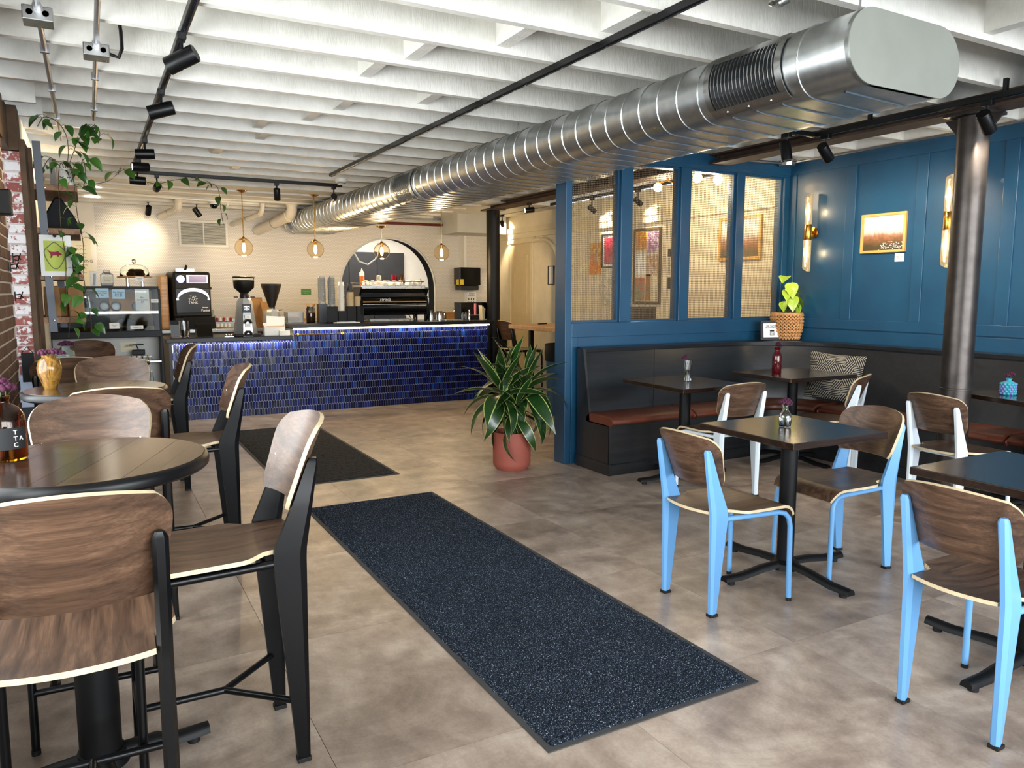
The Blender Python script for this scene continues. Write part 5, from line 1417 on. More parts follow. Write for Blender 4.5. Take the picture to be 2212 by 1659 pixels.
for a in ((-VW, VW, VH-.03, VH), (-VW, VW, -VH, -VH+.03), (-VW, -VW+.03, -VH+.03, VH-.03), (VW-.03, VW, -VH+.03, VH-.03), (-.008, .008, -VH+.03, VH-.03)): B().box(a[0], a[1], -.018, 0, a[2], a[3]).build('frame_bar', 'white_paint', vg, 0, bevel=.003)
B().box(-VW+.02, VW-.02, -.004, 0, -VH+.02, VH-.02).build('backing', 'dark_window', vg, 0)
s0 = None
for half in (-1, 1):
    for k in range(20):
        M = TR(half*.1515, -.008, -VH+.036+k*.0158)
        if s0 is None: s0 = B().box(-.1435, .1435, -.006, .006, -.0018, .0018, M=RX(R(-38))).build('louvre', 'white_paint', vg, 0); s0.matrix_basis = M
        else: part_copy(s0, vg, M)
t = thing('towel_dispenser', 'black paper towel dispenser with a yellow sticker', 'dispenser', (5.44, 11.5, 1.65)); B().box(-.19, .19, -.23, 0, -.10, .19).build('cover', 'black_gloss', t, 0, bevel=.012); B().box(-.17, .17, -.2, 0, -.175, -.10).build('base', 'dark_grey', t, 0, bevel=.012); B().box(-.1905, -.1895, -.2, -.10, -.09, 0).build('sticker', 'yellow_card', t, 0); B().box(-.18, -.12, -.2335, -.2305, -.09, .0).build('sticker', 'yellow_card', t, 0)
t = thing('hygiene_notice', 'white hand washing notice below the towel dispenser', 'notice', (5.57, 11.497, 1.33)); B().box(-.085, .085, -.003, 0, -.115, .115).build('sheet', 'paper', t, 0); lettering('WASH\nHANDS', .035, 'ink', t, TR(0, -.0038, .07) @ FRONT)
for k in range(6): B().box(-.06+.045*(k % 3), -.045+.045*(k % 3), -.0042, -.003, -.02-.055*(k//3), .015-.055*(k//3)).build('pictogram', 'ink', t, 0)
t = thing('lamp_cable', 'white looping cable and hose seen through the arch', 'cable', (4.2, 12.6, 0)); B().tube([(-.35, 0, 2.62), (-.33, 0, 2.2), (-.2, -.05, 1.95), (-.05, -.05, 1.9), (.1, -.02, 2.0), (.3, 0, 2.62)], .014, 8).build('hose', 'white_plastic', t, 60)
t = thing('knife_rack', 'grey leaf shaped tool on the kitchen wall through the arch', 'tool', (5.05, 13.98, 1.5)); B().prism([(-.12, -.2), (.12, -.2), (.1, .05), (0, .3), (-.03, .05)], 0, .02, M=RX(PI/2)).build('blade', 'steel', t, 0)
# ------------------------------------------------------------------ pastry case at the left
fr = thing('pastry_case', 'black refrigerated pastry case with glass front left of the counter', 'display case', (.145, 9.1, 0))
W = .50
B().box(-W, W, -.32, .35, 1.475, 1.505).build('roof', 'black_plastic', fr, 0, bevel=.004)
for s in (-1, 1): B().box(s*W-.012, s*W+.012, -.33, .35, .0, 1.475).build('side_panel', 'black_plastic', fr, 0, bevel=.003)
B().box(-W, W, -.36, .35, .985, 1.05).build('deck', 'black_plastic', fr, 0, bevel=.004)
B().box(-W+.012, W-.012, .33, .35, 0, 1.475).build('back', 'dark_grey', fr, 0); B().box(.05, W-.03, .322, .329, 1.08, 1.46).build('mirror_back', 'kraft', fr, 0)
B().box(-W+.015, W-.015, -.28, .30, 1.235, 1.243).build('glass_shelf', 'plastic_clear', fr, 0)
B().box(-W+.012, W-.012, -.335, -.33, 1.05, 1.475).build('front_glass', 'case_glass', fr, 0)
B().box(-W+.015, W-.015, -.325, -.315, 1.225, 1.25).build('shelf_rail', 'steel', fr, 0)
B().box(-W+.012, W-.012, -.10, -.08, .0, .97).build('lower_panel', 'grey_wall', fr, 0)
B().box(-W, W, -.36, .3, 0, .12).build('kick', 'black_plastic', fr, 0); B().box(-W+.012, W-.012, -.34, -.08, .72, .735).build('lower_shelf', 'steel', fr, 0)
B().box(-W+.012, W-.012, -.34, -.08, .40, .415).build('lower_shelf', 'steel', fr, 0)
B().box(.12, .27, -.103, -.1, .82, .92).build('spec_plate', 'paper_warm', fr, 0); lettering('CHILLED\nGRAB & GO', .016, 'ink', fr, TR(.195, -.1035, .88) @ FRONT)
lamp('AREA', 'case_light', (.0, -.1, 1.46), 1.8, (1, .95, .85), fr); l = bpy.data.lights['case_light']; l.shape = 'RECTANGLE'; l.size = .8; l.size_y = .1
# things in and on the case, fronts at y = 8.77
def note(lab, x, z, w_, h, txt, m='blue_paper', y=8.762, sz=.022):
    t = thing('price_card', lab, 'price card', (x, y, z)); B().box(-w_/2, w_/2, -.0015, .0015, -h/2, h/2).build('card', m, t, 0); lettering(txt, sz, 'ink', t, TR(0, -.0022, 0) @ FRONT)
note('pale blue price card at left on the case glass', .125, 1.435, .115, .095, 'Croissant\nHot Ham\n$5')
note('pale blue price card in the middle of the case glass', .27, 1.425, .115, .095, 'Pan Bagnat\nRoll $4\nPlain $3')
note('large pale sheet at the right end of the case glass', .485, 1.365, .13, .22, 'Pie\nSandwich\n$7', 'frost_glass', sz=.026)
note('white price card on the lower deck of the case', .215, 1.105, .09, .06, 'Carrot\n$5', 'paper', 8.765, .018)
note('long white price strip at the right of the case deck', .42, 1.085, .12, .035, 'Cookies $3', 'paper', 8.766, .018)
note('tiny white tag on the right post of the case', .60, 1.355, .07, .035, 'CHILLED', 'paper', 8.76, .014)
for k, x in enumerate((-.13, -.03)):
    t = thing('preserve_jar', ('left', 'right')[k]+' preserve jar on the upper shelf of the pastry case', 'jar', (x, 8.95, 1.245)); B().lathe([(.04, 0), (.042, .13), (.036, .14)], 18).build('jar', 'frost_glass', t); B().lathe([(.043, .04), (.043, .1)], 18, cap=False).build('label', 'blue_paper', t); B().lathe([(.038, .14), (.038, .16)], 18).build('lid', 'steel', t)
for k, x in enumerate((.14, .245, .44)): 
    t = thing('black_cup', ('left', 'middle', 'right')[k]+' black round tub lying open on the case shelf', 'tub', (x, 8.93, 1.245)); B().lathe([(.052, -.02), (.052, .02), (.040, .025), (.035, .0), (.0001, .0)], 22, M=TR(0, 0, .053) @ RX(PI/2), cap=False).build('tub', 'black_gloss', t, 40)
for k, (x, r_) in enumerate(((-.06, .045), (.03, .045), (.30, .06), (.36, .055), (.56, .035))):
    t = thing('pastry', ('small pie at the left of the case deck', 'second small pie on the case deck', 'bagged loaf in the case behind the white card', 'wrapped bun right of the bagged loaf', 'cookie pile at the right end of the case deck')[k], 'pastry', (x, 8.92, 1.05)); B().lathe([(r_*.8, 0), (r_, .03), (r_*.9, .04), (r_*.5, .045)], 18).build('crust', 'pastry', t, 50)
    if k in (2, 3): B().sphere((0, 0, .05), r_*1.2, 14, 8, sz=1.1).build('wrap', 'plastic_clear', t, 60)
j0 = None
for k in range(12):
    x, y = .28+.05*(k % 6), 8.82+.055*(k//6)
    if j0 is None:
        j0 = thing('yoghurt_pot', 'first small white lidded jar from the left, front row of the lower case shelf', 'jar', (x, y, .735), 0, 'white lidded jars on the lower case shelf'); B().lathe([(.019, 0), (.019, .035)], 12).build('jar', 'frost_glass', j0); B().lathe([(.021, .035), (.021, .05)], 12).build('lid', 'white_plastic', j0)
    else: dup(j0, (x, y, .735), None, ('first', 'second', 'third', 'fourth', 'fifth', 'sixth')[k % 6]+' small white lidded jar from the left, '+('front', 'back')[k//6]+' row of the lower case shelf')
b0 = None
for k in range(6):
    x = .26+.055*k
    if b0 is None:
        b0 = thing('juice_bottle', 'first small bottle from the left on the bottom case shelf', 'bottle', (x, 8.82, .415), 0, 'bottles on the bottom case shelf'); B().lathe([(.022, 0), (.022, .14), (.01, .17), (.01, .2)], 12).build('bottle', 'frost_glass', b0); B().lathe([(.0225, .04), (.0225, .10)], 12, cap=False).build('label', 'paper', b0); B().lathe([(.012, .2), (.012, .215)], 10).build('cap', 'white_plastic', b0)
    else: dup(b0, (x, 8.82, .415), None, ('first', 'second', 'third', 'fourth', 'fifth', 'sixth')[k]+' small bottle from the left on the bottom case shelf')
t = thing('scale', 'small black scale with a thin arm inside the lower case', 'scale', (.43, 8.90, .735)); B().box(-.06, .06, -.03, .03, 0.06, .11).build('body', 'black_plastic', t, 0, bevel=.005); B().box(-.055, .055, -.02, .02, 0, .06).build('foot', 'black_plastic', t, 0); B().cyl((0, 0, .11), (-.02, 0, .16), .005, 8).cyl((-.09, 0, .16), (.05, 0, .165), .005, 8).build('arm', 'black_plastic', t)
t = thing('cake_stand', 'glass domed cake stand of pastries on the case top', 'cake stand', (.44, 9.02, 1.505)); 
for s in (-.07, .07): B().cyl((s, 0, 0), (s, 0, .09), .018, 12).build('leg', 'chrome', t)
B().lathe([(.165, .09), (.168, .096), (.168, .104)], 30).build('plate', 'light_wood', t)
B().lathe([(.14, .106), (.14, .15), (.125, .19), (.085, .22), (.03, .232), (.015, .235)], 28, cap=False).build('dome', 'case_glass', t, 60).modifiers.new('t', 'SOLIDIFY').thickness = .003
B().sphere((0, 0, .262), .024, 14, 10).lathe([(.012, .232), (.01, .245)], 12).build('knob', 'glass', t, 60)
for k in range(9):
    a = k*2.1; q = .025+.008*k; B().sphere((q*cos(a), q*sin(a), .13+(.03 if k < 4 else 0)), .035, 10, 7, sx=1.2, sz=.65).build('pastry', 'pastry', t, 60)
note('white price tag hanging from the cake stand', .475, 1.578, .075, .05, 'Donuts\n$4', 'paper', 8.84, .017)
t = thing('candy_jar', 'square glass jar with a paper label on the case top', 'jar', (.18, 9.05, 1.505)); B().box(-.06, .06, -.05, .05, 0, .13).build('jar', 'plastic_clear', t, 0, bevel=.012); B().lathe([(.05, .13), (.03, .145), (.03, .165)], 16).build('lid', 'plastic_clear', t); B().box(-.04, .04, -.053, -.051, .03, .10).build('label', 'paper_warm', t, 0); lettering('Cookies', .018, 'ink', t, TR(0, -.054, .065) @ FRONT); B().box(-.05, .05, -.04, .04, .008, .035).build('sweets', 'pastry', t, 0)
t = thing('straw_box', 'slim clear box of straws beside the candy jar', 'box', (.06, 9.05, 1.505)); B().box(-.035, .035, -.035, .035, 0, .155).build('box', 'plastic_clear', t, 0); B().cyl((0, 0, .01), (.01, 0, .13), .012, 8).build('straws', 'gold_frame', t)

# ------------------------------------------------------------------ shelf unit with vines
sh = thing('wall_shelves', 'tall wall shelf unit of four thick boards on a grey steel bar', 'shelf', (-.19, 6.85, 0))
for z, x0, x1 in ((2.165, -.14, .165), (1.86, -.135, .165), (1.535, -.13, .165), (1.225, -.13, .165)):
    B().box(x0, x1, -.40, .38, z, z+.042).build('board', 'shelf_wood', sh, 0, bevel=.003)
mat('grey_bar', '#54585f', .45, .3)
B().box(-.022, .028, -.412, -.402, 1.16, 2.50, M=RY(R(-1.2)) @ TR(-.02, 0, 0)).build('steel_bar', 'grey_bar', sh, 0, bevel=.001)
B().box(-.022, .028, .385, .395, 1.16, 2.50).build('steel_bar', 'grey_bar', sh, 0)
for z in (2.18, 1.88, 1.555, 1.245): B().sphere((-.035, -.414, z), .007, 8, 6, sy=.5).build('bolt', 'chrome', sh)
# bags, boxes and art on the shelves
for k, (x, y, h, w_) in enumerate(((-.235, 6.60, .22, .05), (-.16, 6.72, .21, .05), (-.085, 6.58, .215, .05))):
    paperbag('coffee_bag', ('left', 'middle, set back', 'right')[k]+' brown coffee bag on the lowest wall shelf', x, y, 1.268, w_, .045, h, random.uniform(-8, 8), 'kraft', False)
t = tag(B().prism([(-.13, 0), (.15, 0), (.10, .12), (.02, .25), (-.02, .25), (-.10, .1)], -.12, .12, M=RX(PI/2)).build('black_bag', 'trash_bag', None, 0, bevel=.01), 'black slanting bag on the second shelf from the top', 'bag'); t.location = (-.16, 6.9, 1.903)
t = tag(B().prism([(-.14, 0), (.14, 0), (.05, .20), (-.14, .17)], -.12, .12, M=RX(PI/2)).build('black_bag', 'trash_bag', None, 0, bevel=.01), 'black bag with a sloping side on the third shelf, behind the art print', 'bag'); t.location = (-.17, 6.8, 1.578)
ar = thing('art_print', 'white art print of a red animal on green, clipped to the steel bar', 'print', (-.185, 6.415, 1.71))
B().box(-.098, .098, -.002, .002, -.15, .14).build('sheet', 'paper', ar, 0)
B().box(-.072, .062, -.0032, -.002, -.115, .10).build('green_field', 'art_green', ar, 0)
pts = [(.062*cos(a)*(1+.12*sin(3*a)), -.004, -.005+.085*sin(a)*(1+.1*cos(4*a))) for a in [2*PI*i/30 for i in range(30)]]
B().tube([(x-.006, y, z) for x, y, z in pts], .0035, 5, closed=True).build('ring', 'art_grey', ar)
fox = [(-.055, .03), (-.03, .012), (.0, .012), (.015, .018), (.022, .008), (.038, -.004), (.03, -.012), (.018, -.01), (.016, -.022), (.010, -.022), (.006, -.012), (-.02, -.014), (-.026, -.03), (-.036, -.032), (-.032, -.012), (-.036, .0)]
B().prism(fox, 0, .0015, M=TR(0, -.0035, .01) @ RX(PI/2)).build('red_animal', 'red_fox', ar, 0)
B().lathe([(.012, 0), (.012, .006)], 12, M=TR(.0, -.006, .135) @ RX(PI/2)).build('clip', 'black_plastic', ar); 
wg = thing('warning_sign', 'tall white warning sign on the wall left of the tiles', 'sign', (-.03, YB-.014, 1.75)); B().box(-.13, .10, -.004, 0, -.42, .42).build('sheet', 'paper_warm', wg, 0)
lettering('WARNING', .052, 'ink', wg, TR(-.015, -.0045, .10) @ FRONT)
for k in range(9): 
    if k != 4: lettering(('ALLERGENS', 'NUTS  MILK', 'EGGS  WHEAT', 'PLEASE ASK', '', 'FOOD SERVED', 'HERE MAY', 'CONTAIN', 'SOY')[k], .02, 'ink', wg, TR(-.015, -.0045, .30-.05*k) @ FRONT)

def leaf_mesh(name, matn, L, Wd, fold, droop, shape, nu=4, nv=8):
    """blade along +Y from the origin, UV x across"""
    def fn(u, v):
        U = u*2-1; w_ = shape(v)*Wd/2
        y = L*(v-.0) ; z = -droop*L*v*v*1.0
        if droop > .3:
            a = droop*2.0*v; y = L*sin(a)/max(1e-3, droop*2.0); z = -L*(1-cos(a))/max(1e-3, droop*2.0)
        return (U*w_, y, z+abs(U)*fold*w_)
    o = B().sheet(fn, nu, nv, 0, 0, uv=True).build(name, matn, None, 180)
    return o
heart = lambda v: max(.02, (sin(PI*min(1, v*.98+.02)**.62))**.9)
straps = lambda v: max(.03, (1-(2*v-.9)**2*.62)*(1-v**6)*min(1, .35+v*3))
LF = [leaf_mesh('leaf', 'pothos_leaf', 1, .72, .22, .18, heart), leaf_mesh('leaf', 'pothos_leaf', 1, .62, .4, .35, heart)]
DL_ = [leaf_mesh('leaf', 'dracaena_leaf', 1, .215, .22, d, straps, 4, 12) for d in (.12, .42, .8, 1.0)]
SY = [leaf_mesh('leaf', 'syngonium_leaf', 1, .8, .3, .3, heart)]
def orient(d, roll=0.0):
    return Vector(d).to_track_quat('Y', 'Z').to_matrix().to_4x4() @ RY(roll)
rl = random.Random(11)
used = set()
def put_leaf(proto, parent, p, d, size, roll=0.0):
    M = TR(*p) @ orient(d, roll) @ Matrix.Scale(size, 4)
    if proto.name not in used:
        used.add(proto.name); proto.parent = parent; proto.matrix_basis = M; return proto
    return part_copy(proto, parent, M)
def catmull(pts, k=6):
    P = [Vector(p) for p in pts]; P = [P[0]*2-P[1]]+P+[P[-1]*2-P[-2]]; out = []
    for i in range(1, len(P)-2):
        for j in range(k):
            t = j/k; a, b, c, d = P[i-1:i+3]
            out.append(.5*((2*b)+(c-a)*t+(2*a-5*b+4*c-d)*t*t+(3*b-a-3*c+d)*t**3))
    out.append(P[-2]); return out
def vine(parent, pts, nleaf, size, side=0.0, r=.0026):
    c = catmull(pts); B().tube(c, r, 6).build('vine', 'vine_brown', parent, 60)
    for i in range(nleaf):
        q = (.16+.84*(i+.5)/nleaf)*(len(c)-1); p = c[int(q)]
        a = rl.uniform(0, 2*PI) if side == 0 else side+rl.uniform(-1, 1)
        d = Vector((cos(a)*.9, -abs(sin(a))*.6-.15, -rl.uniform(.35, 1.1)))
        s = size*rl.uniform(.7, 1.2); e = p+Vector((cos(a), -.4, .1))*s*.5
        B().tube([p, (p+e)/2+Vector((0, 0, .012)), e], .0014, 5).build('petiole', 'stem_green', parent)
        put_leaf(rl.choice(LF), parent, e, d, s, rl.uniform(-.8, .8))
po = thing('trailing_pothos', 'trailing pothos in a white face pot on the top wall shelf', 'plant', (-.095, 6.54, 2.207))
B().lathe([(.052, 0), (.058, .006), (.060, .125), (.055, .125), (.053, .11), (.0001, .108)], 26, cap=False).build('pot', 'white_ceramic', po, 40)
B().lathe([(.0001, .108), (.053, .109)], 20, cap=False).build('soil', 'soil', po)
for s in (-1, 1): B().tube([(s*.022-.012, -.058, .062), (s*.022, -.0605, .056), (s*.022+.012, -.0585, .062)], .0028, 6).build('eyelid', 'ink', po)
vine(po, [(0, -.01, .11), (.02, -.1, .16), (.05, -.16, .05), (.06, -.18, -.2), (.085, -.19, -.42), (.075, -.2, -.66), (.10, -.2, -.92), (.10, -.21, -1.05)], 24, .098)
vine(po, [(0, -.01, .11), (-.02, -.12, .15), (-.04, -.215, .02), (-.045, -.222, -.3), (-.03, -.225, -.52), (-.04, -.222, -.75), (-.025, -.225, -.9), (-.045, -.225, -1.08)], 15, .092)
vine(po, [(.01, 0, .11), (.03, -.05, .25), (.02, -.1, .36), (-.03, -.2, .42), (-.10, -.25, .43), (-.14, -.28, .36)], 8, .10)
vine(po, [(.01, 0, .11), (.06, -.02, .24), (.10, -.08, .33), (.16, -.12, .38), (.20, -.15, .42), (.235, -.15, .38), (.22, -.16, .30)], 15, .10)
vine(po, [(.02, 0, .11), (.09, 0, .12), (.12, -.03, .2), (.13, -.02, .08), (.11, 0, .0), (.14, 0, .02)], 9, .10)
vine(po, [(-.01, 0, .11), (-.08, .02, .2), (-.13, 0, .13), (-.16, -.04, .05)], 8, .10)
vine(po, [(.14, 0, .02), (.3, .7, .15), (.42, 1.3, .32), (.5, 1.9, .4), (.60, 2.2, .37), (.78, 2.22, .34), (1.0, 2.24, .40), (1.25, 2.22, .38), (1.36, 2.2, .33), (1.38, 2.2, .12), (1.4, 2.2, -.05)], 20, .105, r=.003)
# near wall clutter: hooks, lantern, black box
for k, (x, y, z) in enumerate(((XL+.006, 5.78, 1.66), (XL+.006, 5.55, 1.60), (XL+.006, 5.72, 1.42))):
    t = thing('coat_hook', ('upper', 'middle', 'lowest')[k]+' black hook on the brown brick wall at the left edge', 'hook', (x, y, z)); B().box(0, .006, -.012, .012, -.03, .03).build('plate', 'black_plastic', t, 0)
    for s in (1, -1): B().tube([(.004, 0, -.01*s), (.03, 0, -.015*s), (.045, 0, .02*s+.01)], .004, 6).build('prong', 'black_plastic', t)
t = thing('wall_lantern', 'small black lantern sign hanging low at the end of the brown brick wall', 'sign', (XL+.045, 5.80, .98)); B().box(-.035, .035, -.008, .008, -.11, .08).build('board', 'black_plastic', t, 0, bevel=.004); B().tube([(-.03, 0, .08), (0, 0, .12), (.03, 0, .08)], .003, 6).build('cord', 'black_plastic', t); B().box(-.045, -.03, -.004, .004, .05, .06).build('bracket', 'black_plastic', t, 0)
t = tag(B().box(0, .07, -.06, .06, -.07, .07).build('wall_speaker', 'black_plastic', None, 0, bevel=.008), 'black box fixed high on the brick at the left edge', 'speaker'); t.location = (XL-.01, 5.25, 1.95)
# ------------------------------------------------------------------ dracaena beside the blue post
dp = thing('potted_dracaena', 'big striped dracaena in a terracotta pot by the blue end post', 'plant', (2.985, 5.42, 0))
B().lathe([(.125, 0), (.152, .035), (.156, .06), (.157, .315), (.148, .315), (.146, .28), (.0001, .275)], 40, cap=False).build('pot', 'terracotta', dp, 30)
B().lathe([(.0001, .278), (.146, .279)], 24, cap=False).build('soil', 'soil', dp)
for cx, cy, ang, zc, n, L0 in ((-.11, -.03, .2, .60, 24, .47), (.13, -.02, -.1, .63, 24, .48), (.02, .07, .0, .74, 14, .40), (.0, -.08, .1, .48, 18, .42)):
    B().tube([(cx*.5, cy*.5, .27), (cx*.8, cy*.8, (zc+.27)/2), (cx, cy, zc+.06)], [.016, .014, .010], 8).build('cane', 'stem_green', dp, 60)
    for i in range(n):
        a = i*2.399+ang; f = i/(n-1)
        el = R(72-98*f+rl.uniform(-8, 8))
        d = Vector((cos(a)*cos(el), sin(a)*cos(el), sin(el)))
        pr_i = 0 if f < .18 else 1 if f < .45 else 2 if f < .8 else 3
        s = L0*rl.uniform(.8, 1.12)*(.85 if f < .15 else 1)
        put_leaf(DL_[pr_i], dp, (cx, cy, zc+.07-.12*f), d, s, rl.uniform(-.5, .5))
# ------------------------------------------------------------------ basket plant, little sign, sconces, pictures
bp = thing('basket_plant', 'lime leaved plant in a woven seagrass basket on the bench top', 'plant', (5.845, 5.155, .995)); bp.scale = (1.22, 1.22, 1.22)
def rb(z): return .086+.030*sin(min(1, (z+.03)/.2)*PI*.62)
B().lathe([(.084, 0)]+[(rb(z)-.012, z) for z in [.02*i for i in range(11)]]+[(rb(.2)-.02, .2), (rb(.18)-.022, .17), (.0001, .17)], 24, cap=False).build('basket', 'kraft_dark', bp, 60)
g = B(); n = 26
for j in range(8):
    z = .004+j*.025
    for i in range(n):
        a = 2*PI*(i+.5*(j % 2)*0)/n; da = PI/n
        for s in (-1, 1):
            p0 = (rb(z)*cos(a+s*da*.95), rb(z)*sin(a+s*da*.95), z+.024); pm = ((rb(z)+.006)*cos(a+s*da*.45), (rb(z)+.006)*sin(a+s*da*.45), z+.012); p1 = (rb(z)*cos(a), rb(z)*sin(a), z)
            g.tube([p0, pm, p1], [.0055, .0075, .005], 5)
g.tube([(rb(.2)*cos(2*PI*i/24), rb(.2)*sin(2*PI*i/24), .203) for i in range(24)], .009, 6, closed=True)
g.build('weave', 'wicker', bp, 60, kind='stuff')
B().lathe([(.0001, .176), (.09, .177)], 20, cap=False).build('soil', 'soil', bp)
for k, (x, y, z, s, dx, dz) in enumerate(((-.075, -.02, .46, .075, -.8, .3), (-.03, -.04, .41, .085, -.2, -.1), (.015, -.05, .36, .09, .5, -.2), (.075, -.03, .31, .08, .9, -.2), (.03, .0, .38, .075, .6, .3), (-.03, -.06, .31, .08, -.3, -.4), (.05, -.05, .26, .07, .6, -.5), (-.075, -.02, .27, .065, -.8, -.2), (.02, -.07, .25, .07, .1, -.5), (-.05, -.03, .36, .07, -.7, -.1), (.09, -.02, .25, .065, .9, -.4))):
    B().tube([(x*.3, y*.3, .175), (x*.6, y*.6, (z+.18)/2+.02), (x, y, z)], .0025, 6).build('stalk', 'stem_green', bp)
    put_leaf(SY[0], bp, (x-dx*.03, y, z+.03), (dx*.8, -.35, dz-.45), s*1.5, rl.uniform(-.3, .3))
sg = thing('table_sign', 'small framed white sign in a dark frame on the bench top', 'sign', (5.655, 5.155, .995), R(-14)); sg.scale = (1.15, 1.15, 1.15); M = RX(R(-6))
for a in ((-.105, .105, .0, .022), (-.105, .105, .138, .16), (-.105, -.083, .022, .138), (.083, .105, .022, .138)): B().box(a[0], a[1], -.012, .008, a[2], a[3], M=M).build('frame_bar', 'dark_grey', sg, 0, bevel=.002)
B().box(-.086, .086, -.006, -.002, .018, .142, M=M).build('sheet', 'paper', sg, 0)
lettering('Milk Tea Public\nReserved Booths', .017, 'ink', sg, M @ TR(0, -.0068, .108) @ FRONT); B().box(-.02, .02, -.0072, -.006, .068, .082, M=M).build('logo_block', 'ink', sg, 0); B().box(-.02, .02, -.0072, -.006, .038, .042, M=M).box(-.02, -.016, -.0072, -.006, .038, .066, M=M).box(.016, .02, -.0072, -.006, .038, .066, M=M).build('logo_box', 'ink', sg, 0); lettering('TEA', .016, 'ink', sg, M @ TR(0, -.0068, .054) @ FRONT)
B().box(-.02, .02, .01, .06, 0, .006).build('easel', 'dark_grey', sg, 0)
mat('ribbed_glass', '#fff4e0', .08, trans=.9, ior=1.3, emit=(1.0, .72, .36, 1), es=.06)
def sconce(x, y, z, lab):
    t = thing('wall_sconce', lab, 'wall lamp', (x, y, z))
    B().lathe([(.055, 0), (.055, .012), (.04, .016)], 8, M=RY(-PI/2)).build('backplate', 'brass', t)
    B().cyl((-.01, 0, 0), (-.075, 0, 0), .012, 10).build('arm', 'brass', t)
    B().lathe([(.031, -.075), (.034, -.07), (.034, .07), (.031, .075)], 20, (-.085, 0, 0)).build('sleeve', 'brass', t)
    for s in (-1, 1):
        g = B(); n = 28; vs = []
        for z_ in (.07, .34):
            for i in range(n): q = .032+.0016*(i % 2); vs.append((-.085+q*cos(2*PI*i/n), q*sin(2*PI*i/n), s*(z_+(.022*cos(2*PI*i/n) if z_ > .1 else 0))))
        g.add(vs, [(i, (i+1) % n, n+(i+1) % n, n+i) for i in range(n)]); g.build('glass_tube', 'ribbed_glass', t, 20).modifiers.new('t', 'SOLIDIFY').thickness = .003
        B().lathe([(.0001, .075), (.009, .08), (.011, .16), (.009, .25), (.0001, .262)], 12, (-.085, 0, 0), M=Matrix.Scale(s, 4, (0, 0, 1))).build('bulb', 'tube_lamp', t, 60)
        lamp('POINT', 'sconce_glow', (-.11, 0, s*.19), 3.2, (1, .76, .45), t, .04)
sconce(XR-.001, 5.03, 2.0, 'brass wall lamp with two glowing ribbed tubes left of the landscape picture')
sconce(XR-.001, 3.69, 2.0, 'second brass wall lamp, mostly hidden by the near steel column')
def frame(name, lab, cat, y0, y1, z0, z1, fm, art, bw_=.022, x=XR-.001, border=0, depth=.025):
    t = thing(name, lab, cat, (x, (y0+y1)/2, (z0+z1)/2)); hy, hz = (y1-y0)/2, (z1-z0)/2
    if fm:
        for a in ((-hy, hy, hz-bw_, hz), (-hy, hy, -hz, -hz+bw_), (-hy, -hy+bw_, -hz+bw_, hz-bw_), (hy-bw_, hy, -hz+bw_, hz-bw_)): B().box(-depth, 0, *a).build('frame_bar', fm, t, 0, bevel=.002)
    else: bw_ = 0
    if border:
        B().box(-.008, -.004, -hy+bw_, hy-bw_, -hz+bw_, hz-bw_).build('mount', 'paper', t, 0); bw_ += border
    a, b_, c, d = (-.010, hy-bw_, -hz+bw_), (-.010, -hy+bw_, -hz+bw_), (-.010, -hy+bw_, hz-bw_), (-.010, hy-bw_, hz-bw_)
    g = B().uvquad(a, b_, c, d); g.box(-.009, 0, -hy+bw_, hy-bw_, -hz+bw_, hz-bw_); g.build('picture', art, t, 0)
    return t
pic = frame('landscape_picture', 'landscape picture in a gold wooden frame on the blue wall', 'picture', 4.085, 4.51, 1.783, 2.117, 'gold_frame', 'landscape_print', .022)
g = B()
for i in range(24): g.box(-.0112, -.0100, -.17+(.21*rl.random()), -.17+(.21*rl.random())+.012 if False else -.16, -.145, -.14)
for k in range(70):
    y_ = -.185+.21*rl.random(); z_ = -.142+.065*rl.random()*(1 if y_ > -.1 else .9); g.box(-.0116, -.0101, y_, y_+.008, z_, z_+.004)
g.build('pale_town', 'paper', pic, 0, kind='stuff')
lb = thing('picture_label', 'small white label below the landscape picture', 'label', (XR-.001, 4.14, 1.737)); B().box(-.006, 0, -.042, .042, -.035, .035).build('card', 'paper', lb, 0, bevel=.002); lettering('Ridge Town\noil print', .013, 'ink', lb, TR(-.0065, 0, 0) @ RZ(-PI/2) @ FRONT)

# ------------------------------------------------------------------ behind the partition
frame('poster', 'orange and yellow poster left of the pink one in the passage', 'poster', 8.46, 8.72, 1.68, 2.1, None, 'poster_orange')
frame('framed_poster', 'tall framed pink poster seen through the first window', 'poster', 8.0, 8.42, 1.76, 2.20, 'dark_grey', 'poster_pink', .018, border=.03)
frame('poster', 'brown and white poster below the pink framed one', 'poster', 8.02, 8.44, 1.27, 1.74, None, 'poster_mixed')
nb = frame('notice_board', 'tall wooden notice board full of flyers behind the second window', 'board', 7.22, 7.74, 1.30, 2.22, 'kraft_dark', 'paper_warm', .03)
for k, (a, b_, c, d, m) in enumerate(((.02, .22, .2, .42, 'poster_orange'), (-.22, .0, .16, .42, 'poster_purple'), (-.2, .01, -.12, .13, 'poster_map'), (.04, .22, -.42, -.14, 'poster_green'), (-.08, .02, -.42, -.1, 'kraft'), (.03, .22, -.1, .16, 'paper'))): B().uvquad((-.0125, b_, c), (-.0125, a, c), (-.0125, a, d), (-.0125, b_, d)).build('flyer', m, nb, 0)
for z0, z1, m, lab in ((1.86, 1.95, 'dark_grey', 'dark strip notice right of the board'), (1.66, 1.85, 'poster_mixed', 'pale notice right of the board'), (1.48, 1.62, 'dark_grey', 'small framed dark notice right of the board')): frame('notice', lab, 'notice', 6.86, 7.1, z0, z1, None, m)
frame('framed_picture', 'wooden framed sandy picture seen through the last window', 'picture', 5.66, 6.26, 1.78, 2.23, 'gold_frame', 'landscape_print', .03)
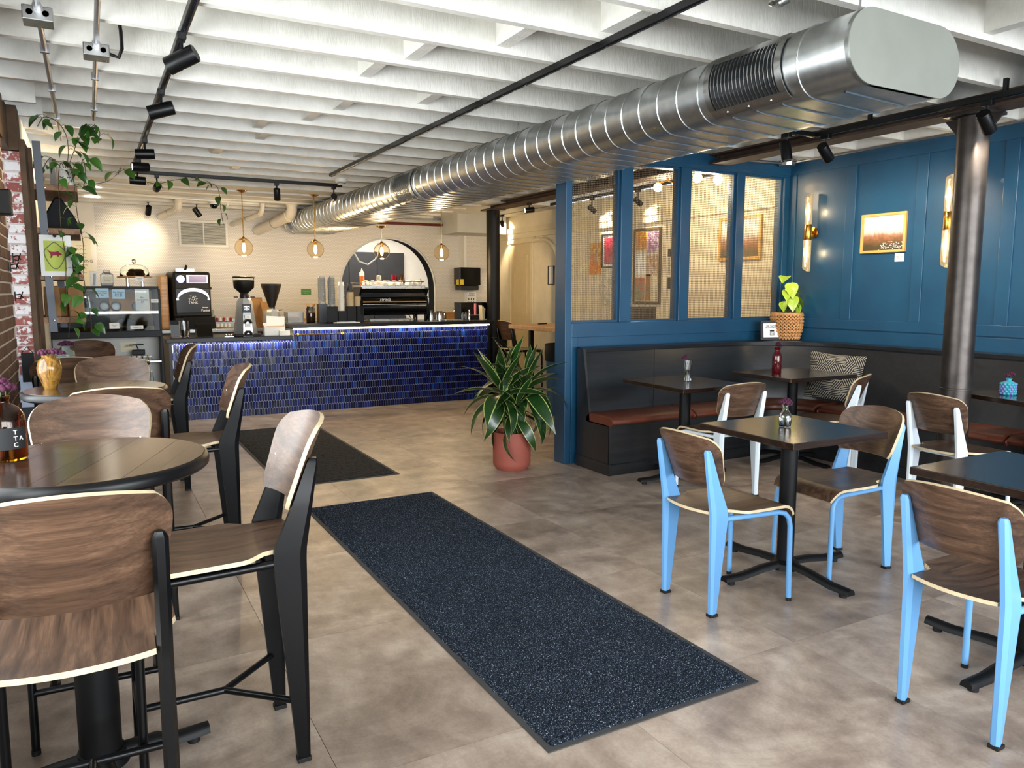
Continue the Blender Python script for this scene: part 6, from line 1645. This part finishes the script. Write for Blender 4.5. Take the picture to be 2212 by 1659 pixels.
frame('fire_notice', 'small framed notice beside the passage door', 'notice', 9.62, 9.78, 1.55, 1.83, 'dark_grey', 'paper', .012)
for k, (x, y, lab) in enumerate(((5.35, 6.35, 'pair of bare bulbs on the ceiling behind the second window'), (5.25, 5.65, 'pair of bare bulbs on the ceiling behind the third window'))):
    t = thing('ceiling_lamp', lab, 'ceiling lamp', (x, y, 0)); B().lathe([(.05, 2.655), (.055, 2.68)], 16).build('base', 'brass', t); B().tube([(-.12, 0, 2.56), (0, 0, 2.60), (.12, 0, 2.56)], .008, 8).cyl((0, 0, 2.6), (0, 0, 2.66), .01, 8).build('arm', 'brass', t)
    for s in (-1, 1): B().sphere((s*.13, 0, 2.52), .045, 14, 10).build('bulb', 'bulb', t, 60)
    lamp('POINT', 'ceiling_glow', (0, 0, 2.40), 14, (1, .84, .6), t, .1)
t = tag(B().cyl((0, 0, .007), (.14, .02, .007), .007, 8).build('marker_pen', 'black_plastic', None), 'black marker pen lying on the end of the pale passage desk', 'pen'); t.location = (4.95, 8.3, 1.04)
dup(stool0, (5.20, 9.18, 0), R(-84), 'black framed stool with pale wood back beside the counter end')
t = thing('drain_pipe', 'cream pipe bending down the passage wall right of the door', 'pipe', (5.97, 9.9, 0)); B().tube(catmull([(0, .25, 2.22), (0, .05, 2.22), (0, -.12, 2.20), (0, -.30, 2.10), (0, -.42, 1.96), (0, -.44, 1.80)]), .032, 12).build('pipe', 'cream_trim', t, 60); B().cyl((0, .06, 2.22), (0, .02, 2.22), .038, 12).build('collar', 'cream_trim', t)
t = thing('trash_bin', 'dark blue bin with a black bag beside the blue post', 'bin', (4.86, 7.6, 0)); B().lathe([(.17, 0), (.19, .78)], 20).build('bin', 'blue_paint', t); B().lathe([(.195, .64), (.205, .72), (.2, .84), (.16, .845), (.0001, .78)], 20, cap=False).build('bag', 'trash_bag', t)
tb = thing('passage_desk', 'long pale wooden high desk behind the partition windows', 'desk', (5.15, 7.2, 0)); B().box(-.50, .55, -1.25, 1.33, .985, 1.04).build('top', 'light_wood', tb, 0, bevel=.006)
for x in (-.30, .45):
    for y in (-1.1, .2, 1.1): B().box(x-.025, x+.025, y-.025, y+.025, 0, .985).build('leg', 'black_metal', tb, 0)
lp = thing('laptop', 'tan backed open laptop behind the second window', 'laptop', (4.98, 6.35, 1.04), R(-28)); B().box(-.19, .19, -.02, .22, 0, .016).build('base', 'steel', lp, 0, bevel=.004); B().box(-.19, .19, -.028, -.018, .01, .26, M=RX(R(8))).build('lid', 'kraft_dark', lp, 0, bevel=.004)
t = tag(B().prism([(-.22, 0), (.22, 0), (.17, .07), (.05, .10), (-.1, .09)], -.08, .08, M=RX(PI/2)).build('folded_jacket', 'dark_grey', None, 0, bevel=.02), 'dark folded jacket on the desk behind the third window', 'jacket'); t.location = (5.35, 6.15, 1.04)
